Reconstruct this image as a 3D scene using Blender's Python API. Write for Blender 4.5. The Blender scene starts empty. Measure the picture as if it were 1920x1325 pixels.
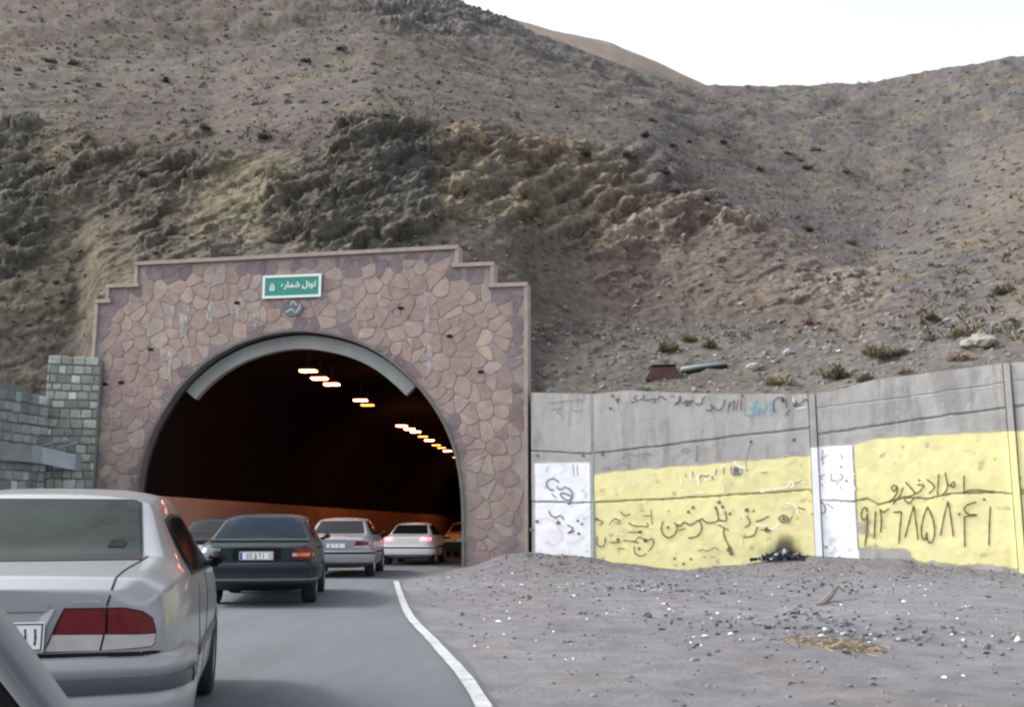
import bpy, bmesh, math, random
import numpy as np
from mathutils import Vector, Matrix
from mathutils.bvhtree import BVHTree
from mathutils.geometry import delaunay_2d_cdt, tessellate_polygon

random.seed(7)
RNG = np.random.default_rng(7)
SC = bpy.context.scene
COL = SC.collection
R = math.radians

# ------------------------------------------------------------------ camera
F, CX, CY = 1950.0, 960.0, 662.5          # focal length and centre in photo pixels
CAMH, HOR = 1.28, 985.0
PITCH = math.atan((HOR - CY) / F)
cam = bpy.data.cameras.new('camera')
cam.sensor_width = 36.0
cam.lens = 36.0 * F / 1920.0
cam.clip_start, cam.clip_end = 0.05, 3000
camo = bpy.data.objects.new('camera', cam)
COL.objects.link(camo)
camo.location = (0, 0, CAMH)
camo.rotation_euler = (R(90) + PITCH, 0, 0)
SC.camera = camo
CP, SP = math.cos(PITCH), math.sin(PITCH)
SC.cycles.filter_width = 2.3

# ------------------------------------------------------------------ sky, sun, exposure
SUN_DIR = Vector((-0.84, 0.12, 0.74)).normalized()      # towards the sun
world = bpy.data.worlds.new('World')
SC.world = world
world.use_nodes = True
wn = world.node_tree
bg = wn.nodes['Background']
sky = wn.nodes.new('ShaderNodeTexSky')
sky.sky_type = 'NISHITA'
sky.sun_disc = False
sky.sun_elevation = math.asin(SUN_DIR.z)
sky.sun_rotation = math.atan2(SUN_DIR.x, SUN_DIR.y)
sky.air_density = 1.0
sky.dust_density = 4.0
sky.ozone_density = 1.0
hs = wn.nodes.new('ShaderNodeHueSaturation')
hs.inputs['Saturation'].default_value = 0.30           # thin overcast
wn.links.new(sky.outputs[0], hs.inputs['Color'])
wn.links.new(hs.outputs[0], bg.inputs[0])
bg.inputs[1].default_value = 0.15
sl = bpy.data.lights.new('sun', 'SUN')
sl.energy = 1.15
sl.angle = R(7)
sl.color = (1.0, 0.95, 0.88)
so = bpy.data.objects.new('sun', sl)
COL.objects.link(so)
so.rotation_euler = SUN_DIR.to_track_quat('Z', 'Y').to_euler()
SC.view_settings.view_transform = 'Standard'
SC.view_settings.look = 'None'
SC.view_settings.exposure = 1.42
SC.view_settings.gamma = 1.0


# ------------------------------------------------------------------ projection helpers (photo pixel -> place)
def ray(px, py):
    dx, dy = (px - CX) / F, (CY - py) / F
    return Vector((dx, CP - dy * SP, SP + dy * CP))


def P(px, py, Y):
    d = ray(px, py)
    t = Y / d.y
    return Vector((d.x * t, Y, CAMH + d.z * t))


def G(px, py, z=0.0):
    d = ray(px, py)
    t = (z - CAMH) / d.z
    return Vector((d.x * t, d.y * t, z))


class Plane:                               # vertical plane through two ground points
    def __init__(self, a, b):
        self.o = Vector((a[0], a[1], 0))
        self.u = Vector((b[0] - a[0], b[1] - a[1], 0)).normalized()
        self.L = (Vector((b[0], b[1], 0)) - self.o).length
        self.n = Vector((self.u.y, -self.u.x, 0))       # faces the camera
    def sz(self, px, py):
        d = ray(px, py)
        t = (self.o - Vector((0, 0, 0))).dot(self.n) / d.dot(self.n)
        p = d * t
        return ((p - self.o).dot(self.u), CAMH + d.z * t)
    def at(self, s, z, out=0.0):
        p = self.o + self.u * s + self.n * out
        return Vector((p.x, p.y, z))


# ------------------------------------------------------------------ noise (numpy)
def _hash(ix, iy, iz, seed):
    h = (ix.astype(np.int64) * 374761393 + iy.astype(np.int64) * 668265263 + iz.astype(np.int64) * 2147483647 + seed * 974711) & 0xFFFFFFFF
    h = ((h ^ (h >> 13)) * 1274126177) & 0xFFFFFFFF
    h = h ^ (h >> 16)
    return (h & 0xFFFF) / 65535.0


def vnoise(x, y, z, seed=0):
    x0, y0, z0 = np.floor(x), np.floor(y), np.floor(z)
    fx, fy, fz = x - x0, y - y0, z - z0
    fx, fy, fz = [f * f * f * (f * (f * 6 - 15) + 10) for f in (fx, fy, fz)]
    r = 0
    for dx in (0, 1):
        for dy in (0, 1):
            for dz in (0, 1):
                w = (fx if dx else 1 - fx) * (fy if dy else 1 - fy) * (fz if dz else 1 - fz)
                r = r + w * _hash(x0 + dx, y0 + dy, z0 + dz, seed)
    return r * 2 - 1


def fbm(x, y, z, octv=5, seed=0, ridge=False):
    a, s, r, f = 1.0, 0.0, 0.0, 1.0
    for o in range(octv):
        n = vnoise(x * f + 17.3 * o, y * f - 9.1 * o, z * f + 4.7 * o, seed + o)
        if ridge:
            n = 1 - 2 * np.abs(n)
        r = r + a * n
        s += a
        a *= 0.5
        f *= 2.03
    return r / s


def cells(x, y, z, seed=0):
    """random value of the nearest jittered lattice cell, and the distance to it"""
    x0, y0, z0 = np.floor(x), np.floor(y), np.floor(z)
    best = np.full(x.shape, 9.0); val = np.zeros(x.shape)
    for i in (-1, 0, 1):
        for j in (-1, 0, 1):
            for k in (-1, 0, 1):
                a, b, c = x0 + i, y0 + j, z0 + k
                d = (a + _hash(a, b, c, seed) - x) ** 2 + (b + _hash(a, b, c, seed + 1) - y) ** 2 + (c + _hash(a, b, c, seed + 2) - z) ** 2
                m = d < best
                best = np.where(m, d, best)
                val = np.where(m, _hash(a, b, c, seed + 3), val)
    return val, np.sqrt(best)


def sstep(a, b, x):
    t = np.clip((x - a) / (b - a), 0, 1)
    return t * t * (3 - 2 * t)


def polysd(px, py, poly):
    """signed distance, positive inside"""
    d = np.full(px.shape, 1e9)
    ins = np.zeros(px.shape, bool)
    n = len(poly)
    for i in range(n):
        ax, ay = poly[i]
        bx, by = poly[(i + 1) % n]
        ex, ey = bx - ax, by - ay
        t = np.clip(((px - ax) * ex + (py - ay) * ey) / (ex * ex + ey * ey + 1e-9), 0, 1)
        d = np.minimum(d, np.hypot(px - ax - t * ex, py - ay - t * ey))
        c = ((ay > py) != (by > py)) & (px < (bx - ax) * (py - ay) / (by - ay + 1e-12) + ax)
        ins ^= c
    return np.where(ins, d, -d)


# ------------------------------------------------------------------ object helpers
def tag(o, label=None, cat=None, group=None, kind=None):
    if label: o['label'] = label
    if cat: o['category'] = cat
    if group: o['group'] = group
    if kind: o['kind'] = kind
    return o


def empty(name, loc=(0, 0, 0), rz=0.0):
    o = bpy.data.objects.new(name, None)
    o.empty_display_size = 0.2
    COL.objects.link(o)
    o.location = loc
    o.rotation_euler = (0, 0, rz)
    return o


def meshobj(name, V, Fc, m=None, parent=None, smooth=False, attrs=None, cols=None):
    me = bpy.data.meshes.new(name)
    me.from_pydata([tuple(v) for v in V] if not isinstance(V, np.ndarray) else V.tolist(), [], [tuple(int(i) for i in f) for f in Fc] if not isinstance(Fc, np.ndarray) else Fc.tolist())
    if cols is not None:
        ca = me.color_attributes.new('col', 'FLOAT_COLOR', 'POINT')
        c = np.ones((len(me.vertices), 4), np.float32)
        c[:, :3] = np.asarray(cols, np.float32)
        ca.data.foreach_set('color', c.ravel())
    for k, v in (attrs or {}).items():
        at = me.attributes.new(k, 'FLOAT', 'POINT')
        at.data.foreach_set('value', np.asarray(v, np.float32))
    if smooth:
        me.polygons.foreach_set('use_smooth', np.ones(len(me.polygons), bool))
    me.update()
    o = bpy.data.objects.new(name, me)
    COL.objects.link(o)
    if m: me.materials.append(m)
    if parent is not None: o.parent = parent
    return o


class MB:
    """collects simple shapes into one mesh"""
    def __init__(self): self.V, self.F, self.C = [], [], []
    def add(self, V, Fc, c=None):
        b = len(self.V)
        self.V += [Vector(v) for v in V]
        self.F += [tuple(i + b for i in f) for f in Fc]
        if c is not None: self.C += [c] * len(V)
    def box(self, c, s, rot=None, bev=0.0, col=None):
        hx, hy, hz = s[0] / 2, s[1] / 2, s[2] / 2
        bm = bmesh.new()
        bmesh.ops.create_cube(bm, size=1)
        for v in bm.verts: v.co = Vector((v.co.x * s[0], v.co.y * s[1], v.co.z * s[2]))
        if bev: bmesh.ops.bevel(bm, geom=bm.edges[:], offset=bev, segments=2, affect='EDGES')
        M = Matrix.Translation(c) @ (rot.to_4x4() if rot else Matrix())
        bm.verts.index_update()
        self.add([M @ v.co for v in bm.verts], [[v.index for v in f.verts] for f in bm.faces], col)
        bm.free()
        return self
    def tube(self, pts, r, n=8, col=None, cap=True):
        pts = [Vector(p) for p in pts]
        rs = r if isinstance(r, (list, tuple)) else [r] * len(pts)
        V, Fc = [], []
        for i, p in enumerate(pts):
            t = (pts[min(i + 1, len(pts) - 1)] - pts[max(i - 1, 0)]).normalized()
            a = t.cross(Vector((0, 0, 1)))
            if a.length < 1e-3: a = Vector((1, 0, 0))
            a.normalize()
            b = a.cross(t)
            V += [p + (a * math.cos(2 * math.pi * k / n) + b * math.sin(2 * math.pi * k / n)) * rs[i] for k in range(n)]
        for i in range(len(pts) - 1):
            for k in range(n):
                Fc.append((i * n + k, i * n + (k + 1) % n, (i + 1) * n + (k + 1) % n, (i + 1) * n + k))
        if cap:
            Fc.append(tuple(range(n))[::-1]); Fc.append(tuple(range((len(pts) - 1) * n, len(pts) * n)))
        self.add(V, Fc, col)
        return self
    def prism(self, poly, f, d0, d1, col=None):
        """poly 2D extruded: f(a, b, depth) -> point"""
        n = len(poly)
        V = [f(a, b, d0) for a, b in poly] + [f(a, b, d1) for a, b in poly]
        Fc = [tuple(range(n))[::-1], tuple(range(n, 2 * n))]
        Fc += [(i, (i + 1) % n, n + (i + 1) % n, n + i) for i in range(n)]
        self.add(V, Fc, col)
        return self
    def build(self, name, m=None, parent=None, smooth=False):
        o = meshobj(name, self.V, self.F, m, parent, smooth, cols=self.C if len(self.C) == len(self.V) and self.C else None)
        bm = bmesh.new(); bm.from_mesh(o.data)
        bmesh.ops.recalc_face_normals(bm, faces=bm.faces[:])
        bm.to_mesh(o.data); bm.free()
        return o


def grid_faces(nr, nc):
    i = np.arange((nr - 1) * nc).reshape(nr - 1, nc)[:, :-1].ravel()
    return np.stack([i, i + 1, i + nc + 1, i + nc], 1)


def spline(pts, n=8):
    """Catmull-Rom through 2D/3D points"""
    pts = [Vector(p) for p in pts]
    out = []
    for i in range(len(pts) - 1):
        p0, p1, p2, p3 = pts[max(i - 1, 0)], pts[i], pts[i + 1], pts[min(i + 2, len(pts) - 1)]
        for k in range(n):
            t = k / n
            out.append(0.5 * ((2 * p1) + (p2 - p0) * t + (2 * p0 - 5 * p1 + 4 * p2 - p3) * t * t + (3 * p1 - p0 - 3 * p2 + p3) * t ** 3))
    out.append(pts[-1])
    return out


# ------------------------------------------------------------------ materials
MATS = {}


def mat(name, col=(.5, .5, .5), bdist=.03, rough=.6, metal=0.0, var=0.0, scale=4.0, bump=0.0, bscale=30.0, coat=0.0, attr=False, spec=0.5, emit=None, estr=0.0, dirt=None, dscale=1.0, stretch=None):
    if name in MATS: return MATS[name]
    m = bpy.data.materials.new(name)
    m.use_nodes = True
    nt = m.node_tree
    b = nt.nodes['Principled BSDF']
    L = nt.links.new
    b.inputs['Roughness'].default_value = rough
    b.inputs['Metallic'].default_value = metal
    b.inputs['Specular IOR Level'].default_value = spec
    b.inputs['Coat Weight'].default_value = coat
    b.inputs['Coat Roughness'].default_value = 0.06
    b.inputs['Base Color'].default_value = (*col, 1)
    src = None
    tc = nt.nodes.new('ShaderNodeTexCoord')
    vec = tc.outputs['Object']
    if stretch:
        mp = nt.nodes.new('ShaderNodeMapping'); mp.inputs['Scale'].default_value = stretch
        L(vec, mp.inputs[0]); vec = mp.outputs[0]
    if attr:
        a = nt.nodes.new('ShaderNodeVertexColor'); a.layer_name = 'col'
        src = a.outputs[0]
    if var:
        nz = nt.nodes.new('ShaderNodeTexNoise')
        nz.inputs['Scale'].default_value = scale
        nz.inputs['Detail'].default_value = 8
        nz.inputs['Roughness'].default_value = .65
        L(vec, nz.inputs['Vector'])
        mr = nt.nodes.new('ShaderNodeMapRange')
        mr.inputs['From Min'].default_value, mr.inputs['From Max'].default_value = .28, .72
        mr.inputs['To Min'].default_value, mr.inputs['To Max'].default_value = 1 - var, 1 + var
        L(nz.outputs[0], mr.inputs['Value'])
        mx = nt.nodes.new('ShaderNodeVectorMath'); mx.operation = 'SCALE'
        if src: L(src, mx.inputs[0])
        else: mx.inputs[0].default_value = col
        L(mr.outputs[0], mx.inputs['Scale'])
        src = mx.outputs[0]
    if dirt:
        nz = nt.nodes.new('ShaderNodeTexNoise')
        nz.inputs['Scale'].default_value = dscale
        nz.inputs['Detail'].default_value = 10
        nz.inputs['Roughness'].default_value = .7
        L(vec, nz.inputs['Vector'])
        mr = nt.nodes.new('ShaderNodeMapRange')
        mr.inputs['From Min'].default_value, mr.inputs['From Max'].default_value = dirt[3], dirt[3] + .12
        mr.inputs['To Max'].default_value = dirt[4]
        L(nz.outputs[0], mr.inputs['Value'])
        mix = nt.nodes.new('ShaderNodeMix'); mix.data_type = 'RGBA'
        L(mr.outputs[0], mix.inputs['Factor'])
        if src: L(src, mix.inputs['A'])
        else: mix.inputs['A'].default_value = (*col, 1)
        mix.inputs['B'].default_value = (*dirt[:3], 1)
        src = mix.outputs['Result']
    if src: L(src, b.inputs['Base Color'])
    if bump:
        nb = nt.nodes.new('ShaderNodeTexNoise')
        nb.inputs['Scale'].default_value = bscale
        nb.inputs['Detail'].default_value = 8
        nb.inputs['Roughness'].default_value = .7
        L(tc.outputs['Object'], nb.inputs['Vector'])
        bp = nt.nodes.new('ShaderNodeBump')
        bp.inputs['Strength'].default_value = bump
        bp.inputs['Distance'].default_value = bdist
        L(nb.outputs[0], bp.inputs['Height'])
        L(bp.outputs[0], b.inputs['Normal'])
    if emit:
        b.inputs['Emission Color'].default_value = (*emit, 1)
        b.inputs['Emission Strength'].default_value = estr
    MATS[name] = m
    return m


M_hill = mat('hill_ground', attr=True, rough=.95, var=.42, scale=3.2, bump=1.0, bscale=4.0, bdist=.10, spec=.1, dirt=(.035, .034, .026, .56, .55), dscale=1.7)
M_far = mat('far_ridge', (.20, .165, .14), rough=.95, var=.25, scale=.06, bump=.6, bscale=.4, spec=.1)
M_dirt = mat('shoulder_dirt', attr=True, rough=.92, var=.30, scale=2.2, bump=1.0, bscale=16.0, bdist=.04, spec=.2, dirt=(.19, .185, .182, .60, .55), dscale=7.0)
M_asph = mat('asphalt', (.082, .096, .108), rough=.85, var=.16, scale=1.6, bump=.6, bscale=70, stretch=(1.3, .22, 1), dirt=(.052, .058, .062, .54, .6), dscale=.35)
M_line = mat('line_paint', (.33, .34, .35), rough=.7, var=.2, scale=4, dirt=(.13, .13, .13, .52, .85), dscale=6)
M_stone = mat('cladding_stone', attr=True, rough=.88, var=.22, scale=3.0, bump=.8, bscale=8, spec=.2)
M_mortar = mat('mortar', (.31, .268, .25), rough=.95, var=.25, scale=2, bump=.5, bscale=20, spec=.2)
M_coping = mat('coping_stone', (.36, .285, .25), rough=.85, var=.2, scale=3, bump=.4)
M_conc = mat('concrete', (.36, .355, .345), rough=.9, var=.16, scale=1.1, bump=.5, bscale=18, dirt=(.20, .195, .185, .50, .6), dscale=1.6, stretch=(1.2, 1.2, .22), spec=.25)
M_conc2 = mat('pilaster_concrete', (.31, .305, .29), rough=.9, var=.2, scale=1.6, bump=.4, bscale=18, spec=.25)
M_hood = mat('hood_concrete', (.31, .32, .315), rough=.85, var=.14, scale=1.2, bump=.3, spec=.3)
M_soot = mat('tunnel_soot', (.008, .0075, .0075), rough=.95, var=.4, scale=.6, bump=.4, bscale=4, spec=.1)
M_dado = mat('tunnel_dado', (.55, .42, .36), rough=.7, var=.15, scale=.7, dirt=(.25, .18, .15, .56, .5), dscale=.4)
M_gab = mat('stone_blocks', attr=True, rough=.9, var=.25, scale=4, bump=.7, bscale=12, spec=.2)
M_dark = mat('dark_gap', (.03, .03, .03), rough=.95, spec=.1)
M_beam = mat('galvanised_metal', (.33, .37, .40), rough=.5, metal=.35, var=.15, scale=3)
M_white = mat('white_paint', (.80, .81, .86), rough=.75, var=.06, scale=2.5, dirt=(.5, .5, .5, .60, .6), dscale=3.0, spec=.3)
M_yellow = mat('yellow_paint', (.74, .685, .34), rough=.75, var=.09, scale=2.0, dirt=(.70, .65, .40, .50, .5), dscale=1.4, spec=.3)
M_black = mat('black_spray', (.05, .04, .02), rough=.7)
M_grey = mat('grey_spray', (.20, .20, .22), rough=.7)
M_pale = mat('whitewash_stroke', (.86, .82, .74), rough=.7)
M_blue = mat('blue_spray', (.12, .33, .42), rough=.7)
M_pink = mat('faded_red_spray', (.72, .60, .62), rough=.7)
M_brown = mat('brown_spray', (.20, .13, .06), rough=.7)
M_soil = mat('soot_stain', (.045, .043, .042), rough=.95, var=.4, scale=5, spec=.1)
M_lime = mat('lime_deposit', (.62, .58, .56), rough=.95, var=.2, scale=6)
for _m in (M_soil, M_white, M_yellow, M_lime):          # thin coats that fade out at worn edges
    _nt = _m.node_tree
    _at = _nt.nodes.new('ShaderNodeAttribute'); _at.attribute_name = 'cover'
    _nt.links.new(_at.outputs['Fac'], _nt.nodes['Principled BSDF'].inputs['Alpha'])
M_sgn = mat('sign_green', (.015, .24, .18), rough=.45, var=.08, scale=6)
M_sgw = mat('sign_white', (.72, .80, .80), rough=.45)
M_plq = mat('plaque_slate', (.10, .13, .16), rough=.6, var=.2, scale=6)
M_plk = mat('plaque_letter', (.5, .55, .56), rough=.6)
M_tyre = mat('tyre_rubber', (.02, .02, .021), rough=.85, bump=.2)
M_rim = mat('wheel_rim', (.45, .46, .47), rough=.35, metal=.8)
M_trim = mat('black_plastic', (.016, .017, .019), rough=.6, spec=.2)
M_gap = mat('panel_gap', (.012, .012, .014), rough=.85, spec=.15)
M_glass = mat('car_glass', (.012, .013, .014), rough=.10, spec=.12)
M_glassd = mat('dusty_car_glass', (.026, .036, .032), rough=.30, spec=.07, var=.3, scale=3.0, dirt=(.014, .018, .017, .52, .8), dscale=2.4)
M_silver = mat('silver_paint', (.29, .30, .318), rough=.34, metal=.5, coat=.4, var=.03, scale=2)
M_silverb = mat('silver_bumper', (.28, .29, .308), rough=.44, metal=.3, coat=.3, var=.05, scale=3, dirt=(.25, .245, .25, .6, .5), dscale=2)
M_green = mat('dark_green_paint', (.005, .019, .022), rough=.45, metal=.0, spec=.3, coat=.10, var=.08, scale=2)
M_greenb = mat('grey_bumper', (.024, .034, .040), rough=.6, spec=.25, var=.1, scale=3)
M_wcar = mat('white_paint_car', (.68, .68, .68), rough=.35, coat=.4)
M_dkcar = mat('dark_paint_car', (.012, .010, .011), rough=.4, spec=.2, coat=.05)
M_orange = mat('orange_paint', (.65, .26, .04), rough=.4, coat=.4)
M_redl = mat('red_lens', (.115, .005, .008), rough=.25, spec=.3, coat=.2, var=.4, scale=26)
M_amber = mat('amber_lens', (.62, .13, .015), rough=.2, coat=.6)
M_clear = mat('clear_lens', (.42, .39, .385), rough=.25, coat=.3, var=.14, scale=14)
M_brake = mat('lit_brake_lens', (.5, .02, .04), rough=.3, emit=(1.0, .07, .13), estr=5.0)
M_plate = mat('number_plate', (.78, .79, .80), rough=.45)
M_ink = mat('plate_ink', (.03, .03, .04), rough=.6)
M_ink2 = mat('plate_blue', (.05, .10, .45), rough=.5)
M_lamp = mat('lamp_glow', (1, .8, .6), emit=(1.0, .25, .08), estr=26.0)
M_lamp2 = mat('lamp_amber_glow', (1, .6, .3), emit=(1.0, .36, .07), estr=2.2)
M_lbox = mat('lamp_body', (.015, .015, .015), rough=.6)
M_leaf = mat('shrub_leaf', attr=True, rough=.9, var=.3, scale=9, spec=.15)
M_rock = mat('loose_rock', attr=True, rough=.92, var=.28, scale=5, bump=.8, bscale=9, spec=.2)
M_paper = mat('paper_litter', (.78, .78, .80), rough=.8)
M_rust = mat('rusty_sheet', (.085, .045, .035), rough=.8, var=.4, scale=5, bump=.4)
M_pipe = mat('grey_pipe', (.24, .28, .29), rough=.6, var=.2)
M_wood = mat('weathered_wood', (.14, .125, .105), rough=.85, var=.3, scale=8)
M_char = mat('charred_debris', attr=True, rough=.9, var=.4, scale=8, spec=.2)
M_straw = mat('straw', (.25, .20, .13), rough=.9, var=.3, scale=12)
M_pillar = mat('own_car_pillar', (.48, .47, .50), rough=.5, metal=.2, coat=.4)
M_gutter = mat('own_car_gutter', (.32, .32, .34), rough=.5, metal=.3)

# ------------------------------------------------------------------ plan of the place
PL = Plane(G(152, 1054.9), G(988, 1059.9))      # rough, re-set below with chosen depths
_a, _b = P(152, HOR, 35.6), P(988, HOR, 33.2)
PL = Plane(_a, _b)
WALL_PX = [(996, 33.0), (1524, 30.3), (1892, 28.4), (2420, 25.4)]
WPT = [P(px, HOR, Y) for px, Y in WALL_PX]
WSEG = [Plane(WPT[i], WPT[i + 1]) for i in range(len(WPT) - 1)]
WS0 = np.cumsum([0] + [s.L for s in WSEG])


def wall_sz(px, py):
    """pixel -> distance along the wall, height"""
    for i, sg in enumerate(WSEG):
        s, z = sg.sz(px, py)
        if s <= sg.L or i == len(WSEG) - 1:
            return WS0[i] + s, z
    return None


def wall_at(s, z, out=0.0):
    i = int(np.clip(np.searchsorted(WS0, s) - 1, 0, len(WSEG) - 1))
    return WSEG[i].at(s - WS0[i], z, out)


FOOT = [wall_sz(*p) for p in [(998, 1038), (1060, 1042), (1110, 1046), (1200, 1056), (1300, 1066), (1400, 1058), (1520, 1043), (1600, 1046), (1700, 1050), (1722, 1062), (1892, 1072), (2300, 1090)]]
FS, FZ = np.array([f[0] for f in FOOT]), np.array([f[1] for f in FOOT])

# right edge line of the lane, from behind the camera into the tunnel
EDGE = [(1.4, -12), (.62, 0.0)] + [tuple(G(px, py).xy) for px, py in [(908, 1325), (820, 1210), (766, 1150), (746, 1100), (743, 1084), (752, 1076)]]
EDGE += [(-2.15, 30.5), (-1.78, 34.0), (-1.3, 40.0)]
EDGE = [p.xy for p in spline([(x, y, 0) for x, y in EDGE], 10)]
TAX = R(4.5)                                     # heading of the tunnel
TDIR = Vector((math.sin(TAX), math.cos(TAX), 0))
_e = Vector((EDGE[-1].x, EDGE[-1].y, 0))
EDGE += [(_e + TDIR * d).xy for d in range(4, 170, 6)]
EX, EY = np.array([p.x for p in EDGE]), np.array([p.y for p in EDGE])


def edge_x(y):
    return np.interp(y, EY, EX)


def ground_h(x, y):
    """height of the dirt shoulder"""
    x, y = np.asarray(x, float), np.asarray(y, float)
    d = x - edge_x(y)
    best, hz = np.full(x.shape, 1e9), np.zeros(x.shape)
    for i, sg in enumerate(WSEG):
        rx, ry = x - sg.o.x, y - sg.o.y
        s = np.clip(rx * sg.u.x + ry * sg.u.y, 0 if i else -6, sg.L)
        dist = np.hypot(rx - s * sg.u.x, ry - s * sg.u.y)
        m = dist < best
        best = np.where(m, dist, best)
        hz = np.where(m, np.interp(s + WS0[i], FS, FZ), hz)
    w = sstep(0.1, 2.0, d)
    n = fbm(x * .45, y * .45, x * 0, 5, 3) * .10 + fbm(x * 2.2, y * 2.2, x * 0, 4, 9) * .035
    berm = hz * sstep(3.4, 0.15, best) + .05 * sstep(5.5, 2.0, best) * (fbm(x * .9, y * .9, x * 0, 4, 31) + .3)
    return np.where(d > 0.1, w * (n + berm), 0) - .028 + .02 * w


# ------------------------------------------------------------------ ground, road, line
def build_ground():
    xs = np.concatenate([[-900, -300, -120, -50], np.linspace(-22, -6, 20), np.linspace(-5.6, 20, 240), [24, 32, 60, 150, 400, 900]])
    ys = np.concatenate([[-700, -200, -60, -20, -6], np.linspace(-2, 3, 12), np.linspace(3.4, 36.5, 300), [40, 60, 120, 240, 600, 1200]])
    X, Y = np.meshgrid(xs, ys)
    Z = ground_h(X, Y)
    far = (np.abs(X) > 50) | (Y < -10) | (Y > 45)
    Z = np.where(far, -.05, Z)
    x, y = X.ravel(), Y.ravel()
    a = fbm(x * .30, y * .30, x * 0, 5, 51)
    b = fbm(x * 1.5, y * 1.5, x * 0, 4, 77)
    base = np.array([.146, .146, .161])
    c = base[None, :] * (1 + .16 * a[:, None] + .12 * b[:, None])
    warm = sstep(-.1, .5, fbm(x * .5, y * .5, x * 0 + 3, 4, 15))[:, None]
    c = c * (1 - .35 * warm) + np.array([.15, .133, .118]) * .35 * warm
    # darker worn rubble near the wall foot
    wd = np.full(x.shape, 1e9)
    for sg in WSEG:
        s = np.clip((x - sg.o.x) * sg.u.x + (y - sg.o.y) * sg.u.y, 0, sg.L)
        wd = np.minimum(wd, np.hypot(x - sg.o.x - s * sg.u.x, y - sg.o.y - s * sg.u.y))
    rub = (sstep(6.5, 1.5, wd) * sstep(-.3, .3, b + .4 * a))[:, None]
    c = c * (1 - .3 * rub) + np.array([.11, .10, .092]) * .3 * rub
    o = meshobj('ground', np.stack([x, y, Z.ravel()], 1), grid_faces(len(ys), len(xs)), M_dirt, smooth=True, cols=np.clip(c, .02, 1))
    tag(o, 'grey stony dirt shoulder between the lane and the painted wall', kind='structure')
    # road
    V, Fc = [], []
    ks = np.linspace(0, 1, 12)
    for x0, y0 in zip(EX, EY):
        for k in ks:
            V.append((x0 + .15 + .04 * math.sin(y0 * 1.3) * (y0 < 36) - k * 10.3, y0, 0.0 + (.0 if k else -.02)))
    o = meshobj('road', np.array(V), grid_faces(len(EX), len(ks)), M_asph, smooth=True)
    tag(o, 'grey asphalt lane running into the tunnel', kind='structure')
    V, Fc = [], []
    m = (EY > -8) & (EY < 25.2)
    ex, ey = EX[m], EY[m]
    tx, ty = np.gradient(ex), np.gradient(ey)
    ln = np.hypot(tx, ty)
    nx, ny = ty / ln, -tx / ln
    for i in range(len(ex)):
        w = .060 * (1 + .05 * math.sin(i * 2.1))
        V += [(ex[i] - nx[i] * w, ey[i] - ny[i] * w, .006), (ex[i] + nx[i] * w, ey[i] + ny[i] * w, .006)]
    n = len(ex)
    o = meshobj('edge_line', V, [(2 * i, 2 * i + 1, 2 * i + 3, 2 * i + 2) for i in range(n - 1)], M_line)
    tag(o, 'worn white line along the right edge of the lane', kind='structure')


build_ground()

# ------------------------------------------------------------------ hillside
HCOL = {  # column px : [(py, Y) ...] from the base to behind the crest
    -760: [(990, 26), (930, 31), (840, 36), (740, 42), (620, 50), (520, 70), (420, 120), (520, 190)],  # unseen left flank: this and the next column kept low for the sun
    -400: [(990, 29), (900, 32.5), (760, 37), (560, 43), (380, 50), (230, 75), (60, 150), (140, 230)],
    -120: [(975, 33), (890, 34.5), (720, 37.5), (480, 43), (270, 50), (100, 74), (-150, 180), (-120, 250)],
    0: [(960, 34.3), (880, 35.4), (700, 38), (450, 43), (235, 50), (80, 75), (-200, 190), (-180, 260)],
    150: [(950, 36.2), (800, 37.4), (640, 40), (440, 44), (255, 50), (85, 77), (-210, 190), (-190, 260)],
    186: [(590, 36.8), (560, 37.8), (500, 40.5), (400, 44.5), (262, 50), (88, 78), (-210, 190), (-190, 260)],
    400: [(575, 36.5), (525, 37.6), (460, 40), (380, 44), (275, 49), (95, 82), (-180, 190), (-160, 260)],
    560: [(560, 36.2), (510, 37.5), (440, 40), (330, 44.5), (236, 48.5), (78, 87), (-110, 180), (-90, 250)],
    700: [(555, 36), (505, 37.5), (420, 40.5), (315, 44), (205, 48.5), (58, 97), (-58, 170), (-30, 240)],
    850: [(555, 35.6), (500, 38), (420, 41), (330, 45), (232, 49.5), (110, 92), (2, 155), (40, 230)],
    975: [(650, 35.6), (606, 37.4), (430, 42), (340, 46), (262, 51), (140, 92), (58, 150), (95, 230)],
    1010: [(748, 33.5), (632, 37.8), (470, 43), (360, 47), (268, 52), (150, 92), (72, 150), (108, 230)],
    1100: [(752, 32.8), (628, 39.2), (500, 44), (400, 48), (278, 54), (172, 92), (102, 150), (140, 230)],
    1220: [(752, 32.0), (624, 39.6), (530, 44), (430, 48.5), (308, 55), (195, 94), (148, 150), (190, 230)],
    1300: [(752, 31.4), (620, 39.4), (540, 43.5), (460, 47.5), (365, 53), (232, 92), (166, 150), (210, 230)],
    1400: [(752, 31.1), (618, 38.8), (550, 42), (492, 45.3), (422, 49.5), (270, 90), (165, 150), (210, 230)],
    1520: [(752, 30.7), (616, 37.6), (572, 40), (530, 42.5), (488, 45.5), (300, 87), (164, 150), (210, 230)],
    1640: [(722, 30.1), (606, 36.8), (578, 38.6), (556, 40.4), (533, 42.4), (320, 84), (158, 150), (205, 230)],
    1770: [(706, 29.4), (580, 35.8), (545, 38.4), (512, 41), (470, 45), (305, 86), (134, 150), (185, 230)],
    1920: [(690, 28.6), (545, 34.6), (500, 38), (460, 42), (410, 47), (255, 88), (110, 150), (160, 230)],
    2400: [(650, 25.9), (470, 32.6), (410, 37), (360, 42), (300, 48), (180, 90), (20, 150), (70, 230)],
    2900: [(640, 24), (480, 31), (420, 36), (370, 41), (310, 47), (190, 90), (40, 150), (90, 230)],
}
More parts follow.
